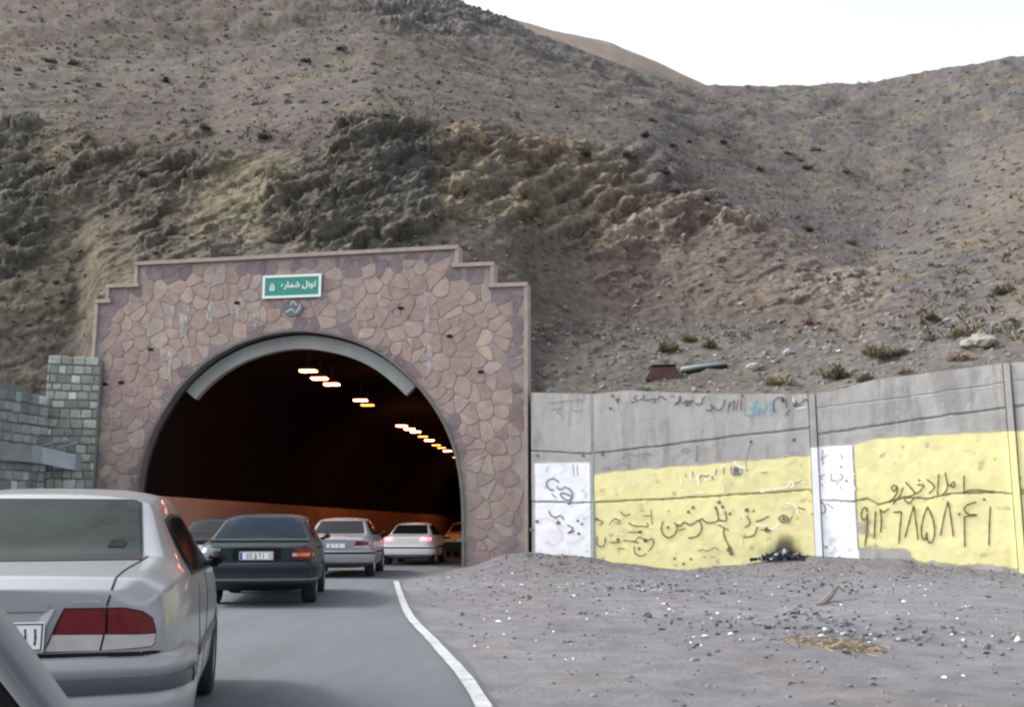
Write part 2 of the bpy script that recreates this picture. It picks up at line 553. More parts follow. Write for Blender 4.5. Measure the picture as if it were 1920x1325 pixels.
ROCK = [  # polygon in photo pixels, colour, strength, edge noise, relief in metres
    ([(-200, 620), (140, 600), (300, 500), (520, 430), (520, 300), (300, 250), (-200, 230)], (.165, .145, .098), .75, 60, .25),
    ([(-100, 225), (50, 225), (100, 330), (90, 470), (30, 540), (-100, 520)], (.095, .095, .086), .85, 34, .95),
    ([(140, 265), (300, 270), (440, 262), (420, 330), (340, 380), (300, 440), (200, 400), (110, 360)], (.105, .098, .084), .75, 46, .8),
    ([(250, 430), (360, 380), (330, 470), (260, 480)], (.09, .085, .075), .7, 30, .7),
    ([(505, 345), (600, 300), (640, 218), (730, 208), (810, 235), (850, 300), (810, 400), (790, 462), (640, 470), (530, 452), (500, 420)], (.092, .090, .074), .85, 34, .95),
    ([(700, 250), (790, 250), (835, 340), (800, 400), (740, 380)], (.135, .13, .122), .75, 26, .6),
    ([(385, 428), (455, 420), (458, 490), (392, 492)], (.15, .145, .14), .8, 14, .8),
    ([(330, 400), (420, 330), (440, 285), (545, 280), (570, 330), (500, 360), (490, 440), (370, 450)], (.235, .205, .135), .7, 30, .35),
    ([(815, 250), (950, 258), (1100, 262), (1215, 305), (1190, 350), (1110, 405), (930, 420), (905, 395), (840, 400), (830, 330)], (.245, .205, .135), .9, 24, .8),
    ([(830, 240), (960, 250), (1110, 262), (1100, 285), (960, 280), (850, 275)], (.25, .17, .125), .6, 20, .5),
    ([(930, 240), (962, 250), (955, 350), (925, 420), (905, 400), (935, 330)], (.11, .105, .09), .7, 12, .9),
    ([(1060, 440), (1180, 350), (1290, 365), (1420, 425), (1330, 440), (1210, 465), (1110, 465)], (.235, .18, .13), .85, 26, .8),
    ([(1150, 445), (1240, 440), (1240, 465), (1150, 468)], (.40, .36, .28), .8, 14, .3),
    ([(1100, 475), (1300, 440), (1430, 425), (1620, 520), (1640, 590), (1420, 600), (1130, 600)], (.205, .155, .125), .7, 36, .25),
    ([(795, 425), (930, 425), (1090, 480), (1110, 620), (1000, 625), (980, 540), (870, 490)], (.150, .132, .105), .8, 22, .1),
    ([(1490, 525), (1600, 500), (1650, 520), (1620, 572), (1500, 568)], (.28, .24, .20), .75, 24, .6),
    ([(990, 640), (1300, 620), (1700, 620), (1930, 540), (2100, 800), (990, 800)], (.195, .180, .160), .6, 20, .15),
    ([(1840, 300), (1940, 250), (1960, 640), (1880, 600)], (.215, .175, .135), .6, 50, .1),
    ([(640, -20), (860, -20), (985, 55), (830, 68), (720, 55)], (.135, .128, .128), .9, 16, .9),
    ([(820, 60), (1000, 60), (1300, 170), (1420, 220), (1100, 140)], (.150, .145, .140), .6, 24, .3),
]
HILL = {}


def build_hill():
    keys = sorted(HCOL)
    NR = 480
    cols = np.concatenate([np.linspace(-760, -60, 90), np.linspace(-55, 1975, 760), np.linspace(1985, 2900, 90)])
    nk = 8
    PY = np.zeros((nk, len(cols))); YY = np.zeros((nk, len(cols)))
    for k in range(nk):
        PY[k] = np.interp(cols, keys, [HCOL[c][k][0] for c in keys])
        YY[k] = np.interp(cols, keys, [HCOL[c][k][1] for c in keys])
    # smooth along columns except where the portal hides a jump
    for it in range(18):
        for A in (PY, YY):
            B = A.copy()
            B[:, 1:-1] = .25 * A[:, :-2] + .5 * A[:, 1:-1] + .25 * A[:, 2:]
            keep = ((cols > 146) & (cols < 190)) | ((cols > 972) & (cols < 1012))
            B[:2, keep] = A[:2, keep]
            A[:] = B
    t = np.array([0, .13, .27, .42, .56, .76, .93, 1.0])
    tt = np.linspace(0, 1, NR)
    idx = np.clip(np.searchsorted(t, tt, side='right') - 1, 0, nk - 2)
    f = (tt - t[idx]) / (t[idx + 1] - t[idx])
    def herm(A):
        m = np.zeros_like(A)
        d = (A[1:] - A[:-1]) / (t[1:] - t[:-1])[:, None]
        m[1:-1] = np.where(d[1:] * d[:-1] > 0, 2 * d[1:] * d[:-1] / (d[1:] + d[:-1] + 1e-12), 0)
        m[0], m[-1] = d[0], d[-1]
        h = (t[idx + 1] - t[idx])[:, None]
        F_ = f[:, None]
        return (2 * F_**3 - 3 * F_**2 + 1) * A[idx] + (F_**3 - 2 * F_**2 + F_) * h * m[idx] + (-2 * F_**3 + 3 * F_**2) * A[idx + 1] + (F_**3 - F_**2) * h * m[idx + 1]
    py, yy = herm(PY), herm(YY)
    px = np.repeat(cols[None, :], NR, 0)
    dx, dy = (px - CX) / F, (CY - py) / F
    ry, rz = CP - dy * SP, SP + dy * CP
    X, Y, Z = dx * yy / ry, yy, CAMH + rz * yy / ry
    # relief and colour
    w = fbm(X * .09, Y * .09, Z * .09, 4, 5)
    w2 = fbm(X * .35, Y * .35, Z * .35, 5, 21)
    gx = np.clip((px - 300) / 1500, 0, 1)[..., None]
    c = np.array([.086, .075, .066]) * (1 - gx) + np.array([.088, .081, .081]) * gx
    c = c * (1 + .18 * w[..., None] + .16 * w2[..., None])
    gr = sstep(.05, .45, fbm(X * .16, Y * .16, Z * .16, 4, 61))[..., None]
    c = c * (1 - .4 * gr) + np.array([.112, .112, .102]) * .4 * gr
    yl = sstep(.12, .5, fbm(X * .5, Y * .5, Z * .5, 4, 91))[..., None] * .45
    c = c * (1 - yl) + np.array([.155, .128, .080]) * yl
    fine = fbm(X * 2.4, Y * 2.4, Z * 2.4, 4, 87)
    amp = np.full(px.shape, .12)
    nx1, nx2 = w * 1.0, w2
    for poly, colr, st, en, am in ROCK:
        st *= .72
        sd = polysd(px, py, poly) + en * (.9 * nx1 + 1.1 * nx2)
        mk = sstep(-26, 26, sd + 10 * fine)
        cc = .62 * np.array(colr)[None, None, :] * (1 + .30 * w2[..., None])
        k = (mk * st)[..., None]
        c = c * (1 - k) + cc * k
        amp = np.maximum(amp, am * mk)
    c = c * (1 + .26 * fine[..., None])
    # strata dipping across the pale cut
    cut = sstep(-10, 20, polysd(px, py, [(820, 250), (1230, 270), (1450, 430), (1100, 470), (900, 420)]))
    sx = (px * .52 + py * .85) / 13.0 + 1.6 * w2 + 2 * w
    st = np.sin(sx) * .5 + .5 * np.sin(sx * 2.3 + 1.0)
    c = c * (1 + (.34 * cut * st)[..., None])
    rg = fbm(X * .30, Y * .30, Z * .30, 6, 41, ridge=True)
    rg2 = fbm(X * .9, Y * .9, Z * .9, 5, 43, ridge=True)
    du, dv = X * .80 + Z * .60, -X * .60 + Z * .80          # beds dipping across the face
    slab = fbm(du * .16 + .3 * w2, dv * .75, Y * .35, 6, 141, ridge=True)
    slab2 = fbm(du * .5, dv * 2.2, Y * .9, 4, 151, ridge=True)
    b1, d1 = cells(du * .34 + .25 * w2, dv * .95 + .25 * fine, Y * .55, 301)
    b2, d2 = cells(du * .85 + .2 * fine, dv * 2.3, Y * 1.3, 331)
    blk = .80 * (b1 - .5) - .14 * d1 + .50 * (b2 - .5) - .08 * d2 + .08
    c = c * (1 + np.clip(amp * 1.6, 0, 1)[..., None] * (.16 * slab2 + .22 * (b1 - .5) + .26 * (b2 - .5))[..., None])
    disp = .72 * amp * (1.05 * blk + .15 * rg + .45 * slab + .14 * slab2 + .08 * rg2 + .5 * fbm(X * .22, Y * .22, Z * .22, 3, 99) + .30 * fine + .24 * fbm(X * 2.0, Y * 2.0, Z * 2.0, 4, 45, ridge=True) - .15) + .22 * cut * st + .10 * fbm(X * 1.2, Y * 1.2, Z * 1.2, 4, 71)
    rowfade = sstep(0, .05, tt)[:, None] * sstep(1.0, .9, tt)[:, None]
    big = np.clip((Y - 50) / 60, 0, 1)
    disp += big * (1.6 * w + .7 * w2)
    disp *= rowfade
    dxu, dxv = np.gradient(X, axis=0), np.gradient(X, axis=1)
    dyu, dyv = np.gradient(Y, axis=0), np.gradient(Y, axis=1)
    dzu, dzv = np.gradient(Z, axis=0), np.gradient(Z, axis=1)
    N = np.stack([dyv * dzu - dzv * dyu, dzv * dxu - dxv * dzu, dxv * dyu - dyv * dxu], -1)
    N /= np.linalg.norm(N, axis=-1, keepdims=True) + 1e-9
    Pt = np.stack([X, Y, Z], -1) + N * disp[..., None]
    # skirt to the ground under the first row
    sk = Pt[:1].copy(); sk[..., 2] = -.6; sk[..., 1] += .15
    hid = (cols > 240) & (cols < 905)
    sk[0, hid] = Pt[0, hid] + np.array([0, .12, -.05])          # nothing hangs down into the bore
    Pt2 = np.concatenate([sk, Pt], 0)
    c2 = np.concatenate([c[:1], c], 0)
    o = meshobj('hillside', Pt2.reshape(-1, 3), grid_faces(NR + 1, len(cols)), M_hill, smooth=True, cols=np.clip(c2.reshape(-1, 3), .015, 1))
    tag(o, 'dry grey brown mountainside with a rock cutting above the tunnel', kind='structure')
    HILL['P'], HILL['N'], HILL['px'], HILL['py'] = Pt, N, px, py
    HILL['bvh'] = None
    # the paler ridge farther back
    rc = [(700, -60), (850, 2), (1000, 46), (1150, 86), (1230, 118), (1345, 168), (1500, 230), (1700, 300)]
    pxs = np.linspace(700, 1700, 160)
    pys = np.interp(pxs, [a for a, b in rc], [b for a, b in rc])
    rows = []
    for k, (dpy, Yk) in enumerate([(260, 250), (160, 270), (80, 290), (30, 308), (6, 322), (0, 330), (12, 345), (80, 380)]):
        rows.append([tuple(P(a, b + dpy, Yk)) for a, b in zip(pxs, pys)])
    A = np.array(rows)
    A[..., 2] += 1.3 * fbm(A[..., 0] * .06, A[..., 1] * .06, A[..., 0] * 0, 5, 8)
    o = meshobj('hills', A.reshape(-1, 3), grid_faces(8, 160), M_far, smooth=True)
    tag(o, 'paler brown ridge far behind the mountainside', kind='structure')


build_hill()


def hill_weights(idx):
    py = HILL['py']
    i = idx[:, 0]
    w = np.abs(py[np.minimum(i + 1, py.shape[0] - 1), idx[:, 1]] - py[np.maximum(i - 1, 0), idx[:, 1]]) + .02
    return w / w.sum()


def hill_point(px, py):
    """point of the hillside seen at a photo pixel (and its normal)"""
    if HILL['bvh'] is None:
        Pt = HILL['P']
        sub = Pt[:, ::2]
        HILL['bvh'] = BVHTree.FromPolygons(sub.reshape(-1, 3).tolist(), grid_faces(sub.shape[0], sub.shape[1]).tolist())
    d = ray(px, py).normalized()
    h = HILL['bvh'].ray_cast(Vector((0, 0, CAMH)), d)
    return (h[0], h[1]) if h[0] else (None, None)


# ------------------------------------------------------------------ tunnel portal
def chaikin(poly, it=2):
    for _ in range(it):
        out = []
        n = len(poly)
        for i in range(n):
            a, b = poly[i], poly[(i + 1) % n]
            out.append((a[0] * .75 + b[0] * .25, a[1] * .75 + b[1] * .25))
            out.append((a[0] * .25 + b[0] * .75, a[1] * .25 + b[1] * .75))
        poly = out
    return poly


def clip_half(poly, p, n):
    out = []
    m = len(poly)
    for i in range(m):
        a, b = poly[i], poly[(i + 1) % m]
        da = (a[0] - p[0]) * n[0] + (a[1] - p[1]) * n[1]
        db = (b[0] - p[0]) * n[0] + (b[1] - p[1]) * n[1]
        if da <= 0: out.append(a)
        if (da < 0) != (db < 0) and da != db:
            t = da / (da - db)
            out.append((a[0] + (b[0] - a[0]) * t, a[1] + (b[1] - a[1]) * t))
    return out


def voronoi_cells(pts, rng=1.6):
    pts = np.array(pts)
    cells = []
    for i, p in enumerate(pts):
        d = np.hypot(pts[:, 0] - p[0], pts[:, 1] - p[1])
        near = np.argsort(d)[1:26]
        poly = [(p[0] - rng, p[1] - rng), (p[0] + rng, p[1] - rng), (p[0] + rng, p[1] + rng), (p[0] - rng, p[1] + rng)]
        for j in near:
            q = pts[j]
            poly = clip_half(poly, ((p[0] + q[0]) / 2, (p[1] + q[1]) / 2), (q[0] - p[0], q[1] - p[1]))
            if len(poly) < 3: break
        cells.append(poly)
    return cells


def inset_poly(poly, d):
    cx = sum(p[0] for p in poly) / len(poly); cy = sum(p[1] for p in poly) / len(poly)
    out = []
    for x, y in poly:
        r = math.hypot(x - cx, y - cy)
        k = max(.3, 1 - d / max(r, 1e-4))
        out.append((cx + (x - cx) * k, cy + (y - cy) * k))
    return out


OUT_PX = [(150, 1045), (163, 570), (205, 565), (205, 541), (258, 535), (258, 499), (855, 468), (857, 502), (921, 502), (922, 540), (984, 537), (990, 1060)]
ARCH_PX = [(254, 1030), (256, 960), (261, 900), (274, 842), (302, 780), (345, 718), (400, 670), (470, 636), (555, 620), (640, 631), (710, 660), (770, 708), (815, 763), (845, 820), (861, 880), (868, 950), (869, 1050)]
OUTL = [PL.sz(*p) for p in OUT_PX]
sl_, sr_ = 0.12, PL.L - .05
zt = [o[1] for o in OUTL]
OUTL = [(sl_, -.3), (sl_, zt[1]), (OUTL[2][0], zt[1]), (OUTL[2][0], zt[3]), (OUTL[4][0], zt[3]), (OUTL[4][0], zt[5]),
        (OUTL[6][0], zt[6]), (OUTL[6][0], zt[7]), (OUTL[8][0], zt[7]), (OUTL[8][0], zt[9]), (sr_, zt[9]), (sr_, -.3)]
_ztop = (zt[5] + zt[6]) / 2
ARCH = [PL.sz(*p) for p in ARCH_PX]
ARCH[0] = (ARCH[0][0], -.3); ARCH[-1] = (ARCH[-1][0], -.3)
ARCHS = [(p.x, p.y) for p in spline([(a, b, 0) for a, b in ARCH], 6)]
AC = ((ARCH[0][0] + ARCH[-1][0]) / 2, 2.4)


def arch_off(d):
    out = []
    n = len(ARCHS)
    for i in range(n):
        a, b = ARCHS[max(i - 1, 0)], ARCHS[min(i + 1, n - 1)]
        tx, ty = b[0] - a[0], b[1] - a[1]
        l = math.hypot(tx, ty)
        out.append((ARCHS[i][0] - ty / l * d, ARCHS[i][1] + tx / l * d))    # +d outwards
    return out


def build_portal():
    root = empty('tunnel_portal', PL.at(AC[0], 0))
    tag(root, 'stepped pink stone portal around the arched tunnel mouth', 'tunnel portal')
    inv = root.matrix_basis.inverted()
    Lp = lambda s, z, o=0.0: PL.at(s, z, o) - root.location
    # core wall: outline and arch joined into one loop
    loop = OUTL[:] + [(ARCHS[-1][0], -.3)] + [p for p in ARCHS[::-1]]
    loop = [p for i, p in enumerate(loop) if math.hypot(p[0] - loop[i - 1][0], p[1] - loop[i - 1][1]) > 1e-4]
    tris = tessellate_polygon([[Vector((a, b, 0)) for a, b in loop]])
    n = len(loop)
    V = [Lp(a, b, 0) for a, b in loop] + [Lp(a, b, -.6) for a, b in loop]
    Fc = [tuple(t) for t in tris] + [tuple(i + n for i in t[::-1]) for t in tris] + [(i, (i + 1) % n, n + (i + 1) % n, n + i) for i in range(n)]
    w = meshobj('wall', V, Fc, M_mortar, root)
    bm = bmesh.new(); bm.from_mesh(w.data); bmesh.ops.recalc_face_normals(bm, faces=bm.faces[:]); bm.to_mesh(w.data); bm.free()
    # crazy paving stones
    S, Z = [], []
    rnd = random.Random(3)
    pts = []
    y = -.4
    sp = .45
    row = 0
    while y < 11.6:
        x = -.3 + (row % 2) * sp * .5
        while x < PL.L + .5:
            pts.append((x + rnd.uniform(-.24, .24), y + rnd.uniform(-.20, .20)))
            x += sp * rnd.uniform(.85, 1.35)
        y += sp * .80
        row += 1
    pts = [p for p in pts if rnd.random() > .17]
    P0 = np.array(pts)
    do = polysd(P0[:, 0], P0[:, 1], OUTL)
    da = polysd(P0[:, 0], P0[:, 1], ARCHS)
    keep = (do > -.6) & (da < .5)
    pts = [p for p, k in zip(pts, keep) if k]
    cells = voronoi_cells(pts)
    edge_n = lambda x, z: .17 * math.sin(x * 1.7 + z * 2.3) + .12 * math.sin(x * 4.1 - z * 3.0)
    mb = MB()
    outp = np.array(OUTL)
    for (cx, cz), poly in zip(pts, cells):
        if len(poly) < 3: continue
        q = np.array(poly)
        dq = polysd(q[:, 0], q[:, 1], OUTL)
        aq = polysd(q[:, 0], q[:, 1], ARCHS)
        cd = float(polysd(np.array([cx]), np.array([cz]), OUTL)[0])
        ca = -float(polysd(np.array([cx]), np.array([cz]), ARCHS)[0])
        # pull corners back inside the wall face
        poly2 = []
        for (x, z), d1, a1 in zip(poly, dq, aq):
            if d1 < .05 or a1 > -.04:
                lo, hi = 0.0, 1.0
                for _ in range(10):
                    m = (lo + hi) / 2
                    xx, zz = cx + (x - cx) * m, cz + (z - cz) * m
                    ok = polysd(np.array([xx]), np.array([zz]), OUTL)[0] > .05 and polysd(np.array([xx]), np.array([zz]), ARCHS)[0] < -.04
                    lo, hi = (m, hi) if ok else (lo, m)
                x, z = cx + (x - cx) * lo, cz + (z - cz) * lo
            poly2.append((x, z))
        if cd < .05 or ca < .04: continue
        purple = cd < .42 + edge_n(cx, cz) or ca < .22 + .5 * max(0, edge_n(cx, cz) + .1)
        g = rnd.uniform(.010, .022) if not purple else rnd.uniform(.003, .008)
        p1 = chaikin(inset_poly(poly2, g), 2 if not purple else 1)
        p2 = inset_poly(p1, .03 if not purple else .012)
        h = rnd.uniform(.014, .030) if not purple else rnd.uniform(.014, .020)
        if purple:
            c = np.array([.225, .180, .188]) * rnd.uniform(.85, 1.12)
        else:
            r = rnd.random()
            if r < .07: c = np.array([.29, .235, .175])
            elif r < .22: c = np.array([.225, .155, .138])
            elif r < .34: c = np.array([.265, .215, .185])
            else: c = np.array([.265, .190, .160])
            c = (c * 1.35 * .68 + np.array([.345, .295, .275]) * .32) * rnd.uniform(.88, 1.12)
            # sampled weathering: grey wash low on the right jamb
            if cz < 2.8 and cx > AC[0]: c = c * .8 + np.array([.22, .20, .19]) * .2
        n1 = len(p1)
        V = [Lp(a, b, .001) for a, b in p1] + [Lp(a, b, h * .75) for a, b in p1] + [Lp(a, b, h) for a, b in p2]
        Fc = [(i, (i + 1) % n1, n1 + (i + 1) % n1, n1 + i) for i in range(n1)]
        Fc += [(n1 + i, n1 + (i + 1) % n1, 2 * n1 + (i + 1) % n1, 2 * n1 + i) for i in range(n1)]
        Fc += [tuple(range(2 * n1, 3 * n1))]
        mb.add(V, Fc, tuple(c))
    mb.build('stone_cladding', M_stone, root)
    # white lime streaks below drains (thin deposits on the stones)
    mb = MB()
    streaks = [(322, 585, 55, 5), (345, 600, 50, 7), (398, 570, 40, 6), (440, 575, 32, 9), (350, 575, 18, 5), (392, 585, 30, 4), (305, 650, 45, 4), (318, 670, 60, 5),
               (480, 590, 40, 6), (712, 555, 16, 4), (642, 578, 10, 4), (680, 570, 16, 5), (686, 605, 22, 3), (770, 640, 22, 7), (800, 560, 90, 6), (806, 655, 60, 5), (655, 580, 9, 3), (618, 580, 8, 3)]
    cover = []
    for px, py, ln, wd in streaks:
        for k in range(6):
            x0 = px + rnd.uniform(-wd, wd) * .7
            y0 = py + rnd.uniform(-.25, .2) * ln
            l2 = ln * rnd.uniform(.35, .8)
            ww = wd * rnd.uniform(.10, .28)
            m = 7
            b0 = len(mb.V)
            for i in range(m + 1):
                w_ = ww * 3.6 * (1 - .4 * i / m) * rnd.uniform(.6, 1.2)
                jx = rnd.uniform(-.5, .5)
                for q, cv in ((-1, 0), (0, 1.0), (1, 0)):
                    mb.V.append(Lp(*PL.sz(x0 + q * w_ + jx, y0 + l2 * i / m), .036))
                    cover.append(cv * math.sin(math.pi * min(1, (i + .6) / (m + .6))) ** .6)
            for i in range(m):
                for q in (0, 1): mb.F.append((b0 + 3 * i + q, b0 + 3 * i + q + 1, b0 + 3 * i + q + 4, b0 + 3 * i + q + 3))
    meshobj('lime_stain', mb.V, mb.F, M_lime, root, attrs={'cover': cover})
    # coping strip along the stepped outline
    mb = MB()
    t = .13
    for i in range(len(OUTL) - 1):
        (a0, b0), (a1, b1) = OUTL[i], OUTL[i + 1]
        if abs(a0 - a1) < .02:
            left = a0 < AC[0]
            sgn = -1 if left else 1
            za, zb = min(b0, b1), max(b0, b1)
            x0, x1 = sorted((a0 - sgn * .02, a0 + sgn * (t - .03)))
            mb.prism([(x0, za), (x1, za), (x1, zb + .001), (x0, zb + .001)], lambda a, b, d: Lp(a, b, d), .10, -.62)
        else:
            x0, x1 = min(a0, a1) - t + .03, max(a0, a1) + t - .03
            dz0, dz1 = (b0, b1) if a0 < a1 else (b1, b0)
            mb.prism([(x0, dz0 + .001), (x1, dz1 + .001), (x1, dz1 + t), (x0, dz0 + t)], lambda a, b, d: Lp(a, b, d), .13, -.64)
    mb.build('coping', M_coping, root)
    # arch trim ring
    def ring(d0, d1, o0, o1, name, m, i0=0, i1=None, back=None):
        A, B = arch_off(d0), arch_off(d1)
        i1 = len(A) if i1 is None else i1
        A, B = A[i0:i1], B[i0:i1]
        V, Fc = [], []
        for a, b in zip(A, B):
            V += [Lp(a[0], a[1], o0), Lp(b[0], b[1], o0), Lp(b[0], b[1], o1), Lp(a[0], a[1], o1)]
        k = len(A)
        for i in range(k - 1):
            for j in range(4):
                Fc.append((4 * i + j, 4 * i + (j + 1) % 4, 4 * i + 4 + (j + 1) % 4, 4 * i + 4 + j))
        Fc += [(0, 1, 2, 3), (4 * k - 4, 4 * k - 3, 4 * k - 2, 4 * k - 1)]
        o = meshobj(name, V, Fc, m, root)
        bm = bmesh.new(); bm.from_mesh(o.data); bmesh.ops.recalc_face_normals(bm, faces=bm.faces[:]); bm.to_mesh(o.data); bm.free()
        return o
    ring(-.04, .05, .09, -.24, 'arch_ring', mat('arch_ring_concrete', (.15, .14, .13), rough=.9, var=.25, scale=2, bump=.3))
    # pale band hung inside the crown of the arch
    n = len(ARCHS)
    def near(px, py):
        s, z = PL.sz(px, py)
        return min(range(n), key=lambda i: (ARCHS[i][0] - s) ** 2 + (ARCHS[i][1] - z) ** 2)
    ia, ib = near(338, 728), near(778, 716)
    for (a, b) in ((ia, (ia + ib) // 2 - 6), ((ia + ib) // 2 - 6, ib)):
        ring(-.10, -.55, -.33, -.58, 'crown_band', M_hood, a, b + 1)
    # little drain holes
    for px, py in [(283, 655), (198, 720), (228, 717), (445, 568), (752, 578), (843, 630), (902, 697)]:
        s, z = PL.sz(px, py)
        m2 = MB()
        m2.prism([(s + .10 * math.cos(k) * 1.1, z + .055 * math.sin(k)) for k in np.linspace(0, 2 * math.pi, 9)[:-1]], lambda a, b, d: Lp(a, b, d), .052, -.02)
        m2.build('weep_hole', M_gap, root)
    return root


PORTAL = build_portal()


def stroke_mesh(mb, pts, width, place):
    """ribbon along a polyline of pixel points; place(px,py) -> (point, side vector function)"""
    pts = [Vector((p[0], p[1], 0)) for p in pts]
    if len(pts) > 2: pts = spline(pts, 4)
    V, Fc = [], []
    for i, p in enumerate(pts):
        t = (pts[min(i + 1, len(pts) - 1)] - pts[max(i - 1, 0)])
        t.normalize()
        n = Vector((-t.y, t.x, 0))
        w = width * (.37 + .07 * math.sin(i * 1.9))
        if i in (0, len(pts) - 1): w *= .7
        V += [place(p.x + n.x * w, p.y + n.y * w), place(p.x - n.x * w, p.y - n.y * w)]
    for i in range(len(pts) - 1): Fc.append((2 * i, 2 * i + 1, 2 * i + 3, 2 * i + 2))
    mb.add(V, Fc)


def dot_mesh(mb, c, r, place):
    n = 9
    V = [place(c[0], c[1])] + [place(c[0] + r * math.cos(k * 2 * math.pi / n) * (1 + .2 * math.sin(k * 2)), c[1] + r * math.sin(k * 2 * math.pi / n)) for k in range(n)]
    mb.add(V, [(0, 1 + k, 1 + (k + 1) % n) for k in range(n)])


def build_signs():
    # green sign board
    c = [PL.sz(*p) for p in [(495, 519), (603, 514), (606, 557), (495, 562)]]
    s0, s1 = (c[0][0] + c[3][0]) / 2, (c[1][0] + c[2][0]) / 2
    z1, z0 = (c[0][1] + c[1][1]) / 2, (c[2][1] + c[3][1]) / 2
    root = empty('tunnel_sign', PL.at((s0 + s1) / 2, z0, .1))
    tag(root, 'green rectangular sign with white Persian lettering over the tunnel arch', 'sign')
    Lp = lambda s, z, o=0.0: PL.at(s, z, o) - root.location
    MB().prism([(s0, z0), (s1, z0), (s1, z1), (s0, z1)], Lp, .06, .12).build('sign_board', M_sgn, root)
    b = .085
    mb = MB()
    for q in ([(s0, z0), (s1, z0), (s1, z0 + b), (s0, z0 + b)], [(s0, z1 - b), (s1, z1 - b), (s1, z1), (s0, z1)],
              [(s0, z0 + b), (s0 + b, z0 + b), (s0 + b, z1 - b), (s0, z1 - b)], [(s1 - b, z0 + b), (s1, z0 + b), (s1, z1 - b), (s1 - b, z1 - b)]):
        mb.prism(q, Lp, .115, .135)
    mb.build('sign_border', M_sgw, root)
    for k in (.2, .8):
        mb = MB()
        mb.box(Lp(s0 + (s1 - s0) * k, (z0 + z1) / 2, .03), (.06, .10, z1 - z0 - .1), Matrix.Rotation(math.atan2(PL.u.y, PL.u.x), 3, 'Z'))
        mb.build('bracket', M_beam, root)
    def text(body, s, z, size, fit):
        cu = bpy.data.curves.new('text', 'FONT'); cu.body = body; cu.size = size; cu.align_x = 'CENTER'; cu.align_y = 'CENTER'; cu.offset = .012
        o = bpy.data.objects.new('text', cu); COL.objects.link(o)
        dg = bpy.context.evaluated_depsgraph_get()
        me = bpy.data.meshes.new_from_object(o.evaluated_get(dg))
        bpy.data.objects.remove(o)
        xs = [v.co.x for v in me.vertices]; ys = [v.co.y for v in me.vertices]
        k = fit / (max(xs) - min(xs)); mx, my = (max(xs) + min(xs)) / 2, (max(ys) + min(ys)) / 2
        for v in me.vertices:
            v.co = Lp(s + (v.co.x - mx) * k, z + (v.co.y - my) * k, .128)
        o = bpy.data.objects.new('lettering', me); COL.objects.link(o); o.parent = root
        me.materials.clear(); me.materials.append(M_sgw)
    w = s1 - s0
    zm = (z0 + z1) / 2
    text('\u0647\uFEAD\uFE8E\uFEE4\uFEB7 \uFEDE\uFEE7\uFEEE\uFE97', s0 + w * .615, zm + .03, .4, w * .60)
    text('\u06F5', s0 + w * .165, zm, .4, w * .085)
    # oval plaque
    s, z = PL.sz(550, 580)
    rx, rz = .36, .25
    root2 = empty('oval_plaque', PL.at(s, z - rz, .06))
    tag(root2, 'small slate oval plaque just below the green sign', 'plaque')
    Lq = lambda a, b, o=0.0: PL.at(a, b, o) - root2.location
    el = [(s + rx * math.cos(t), z + rz * math.sin(t)) for t in np.linspace(0, 2 * math.pi, 33)[:-1]]
    MB().prism(el, Lq, .03, .085).build('plate', M_plq, root2)
    mb = MB()
    zz = lambda x, y: (480 + x / 13.25, 505 + y / 13.25)
    pl = lambda px, py: Lq(*PL.sz(px, py), .09)
    for st in ([(1110, 880), (1090, 980), (1010, 1080)], [(1010, 1080), (960, 1050), (900, 1000), (830, 1040), (760, 1080)], [(930, 1010), (1000, 1090)], [(880, 900), (945, 800), (1030, 900)]):
        stroke_mesh(mb, [zz(*p) for p in st], 3.2, pl)
    mb.build('lettering', M_plk, root2)


build_signs()


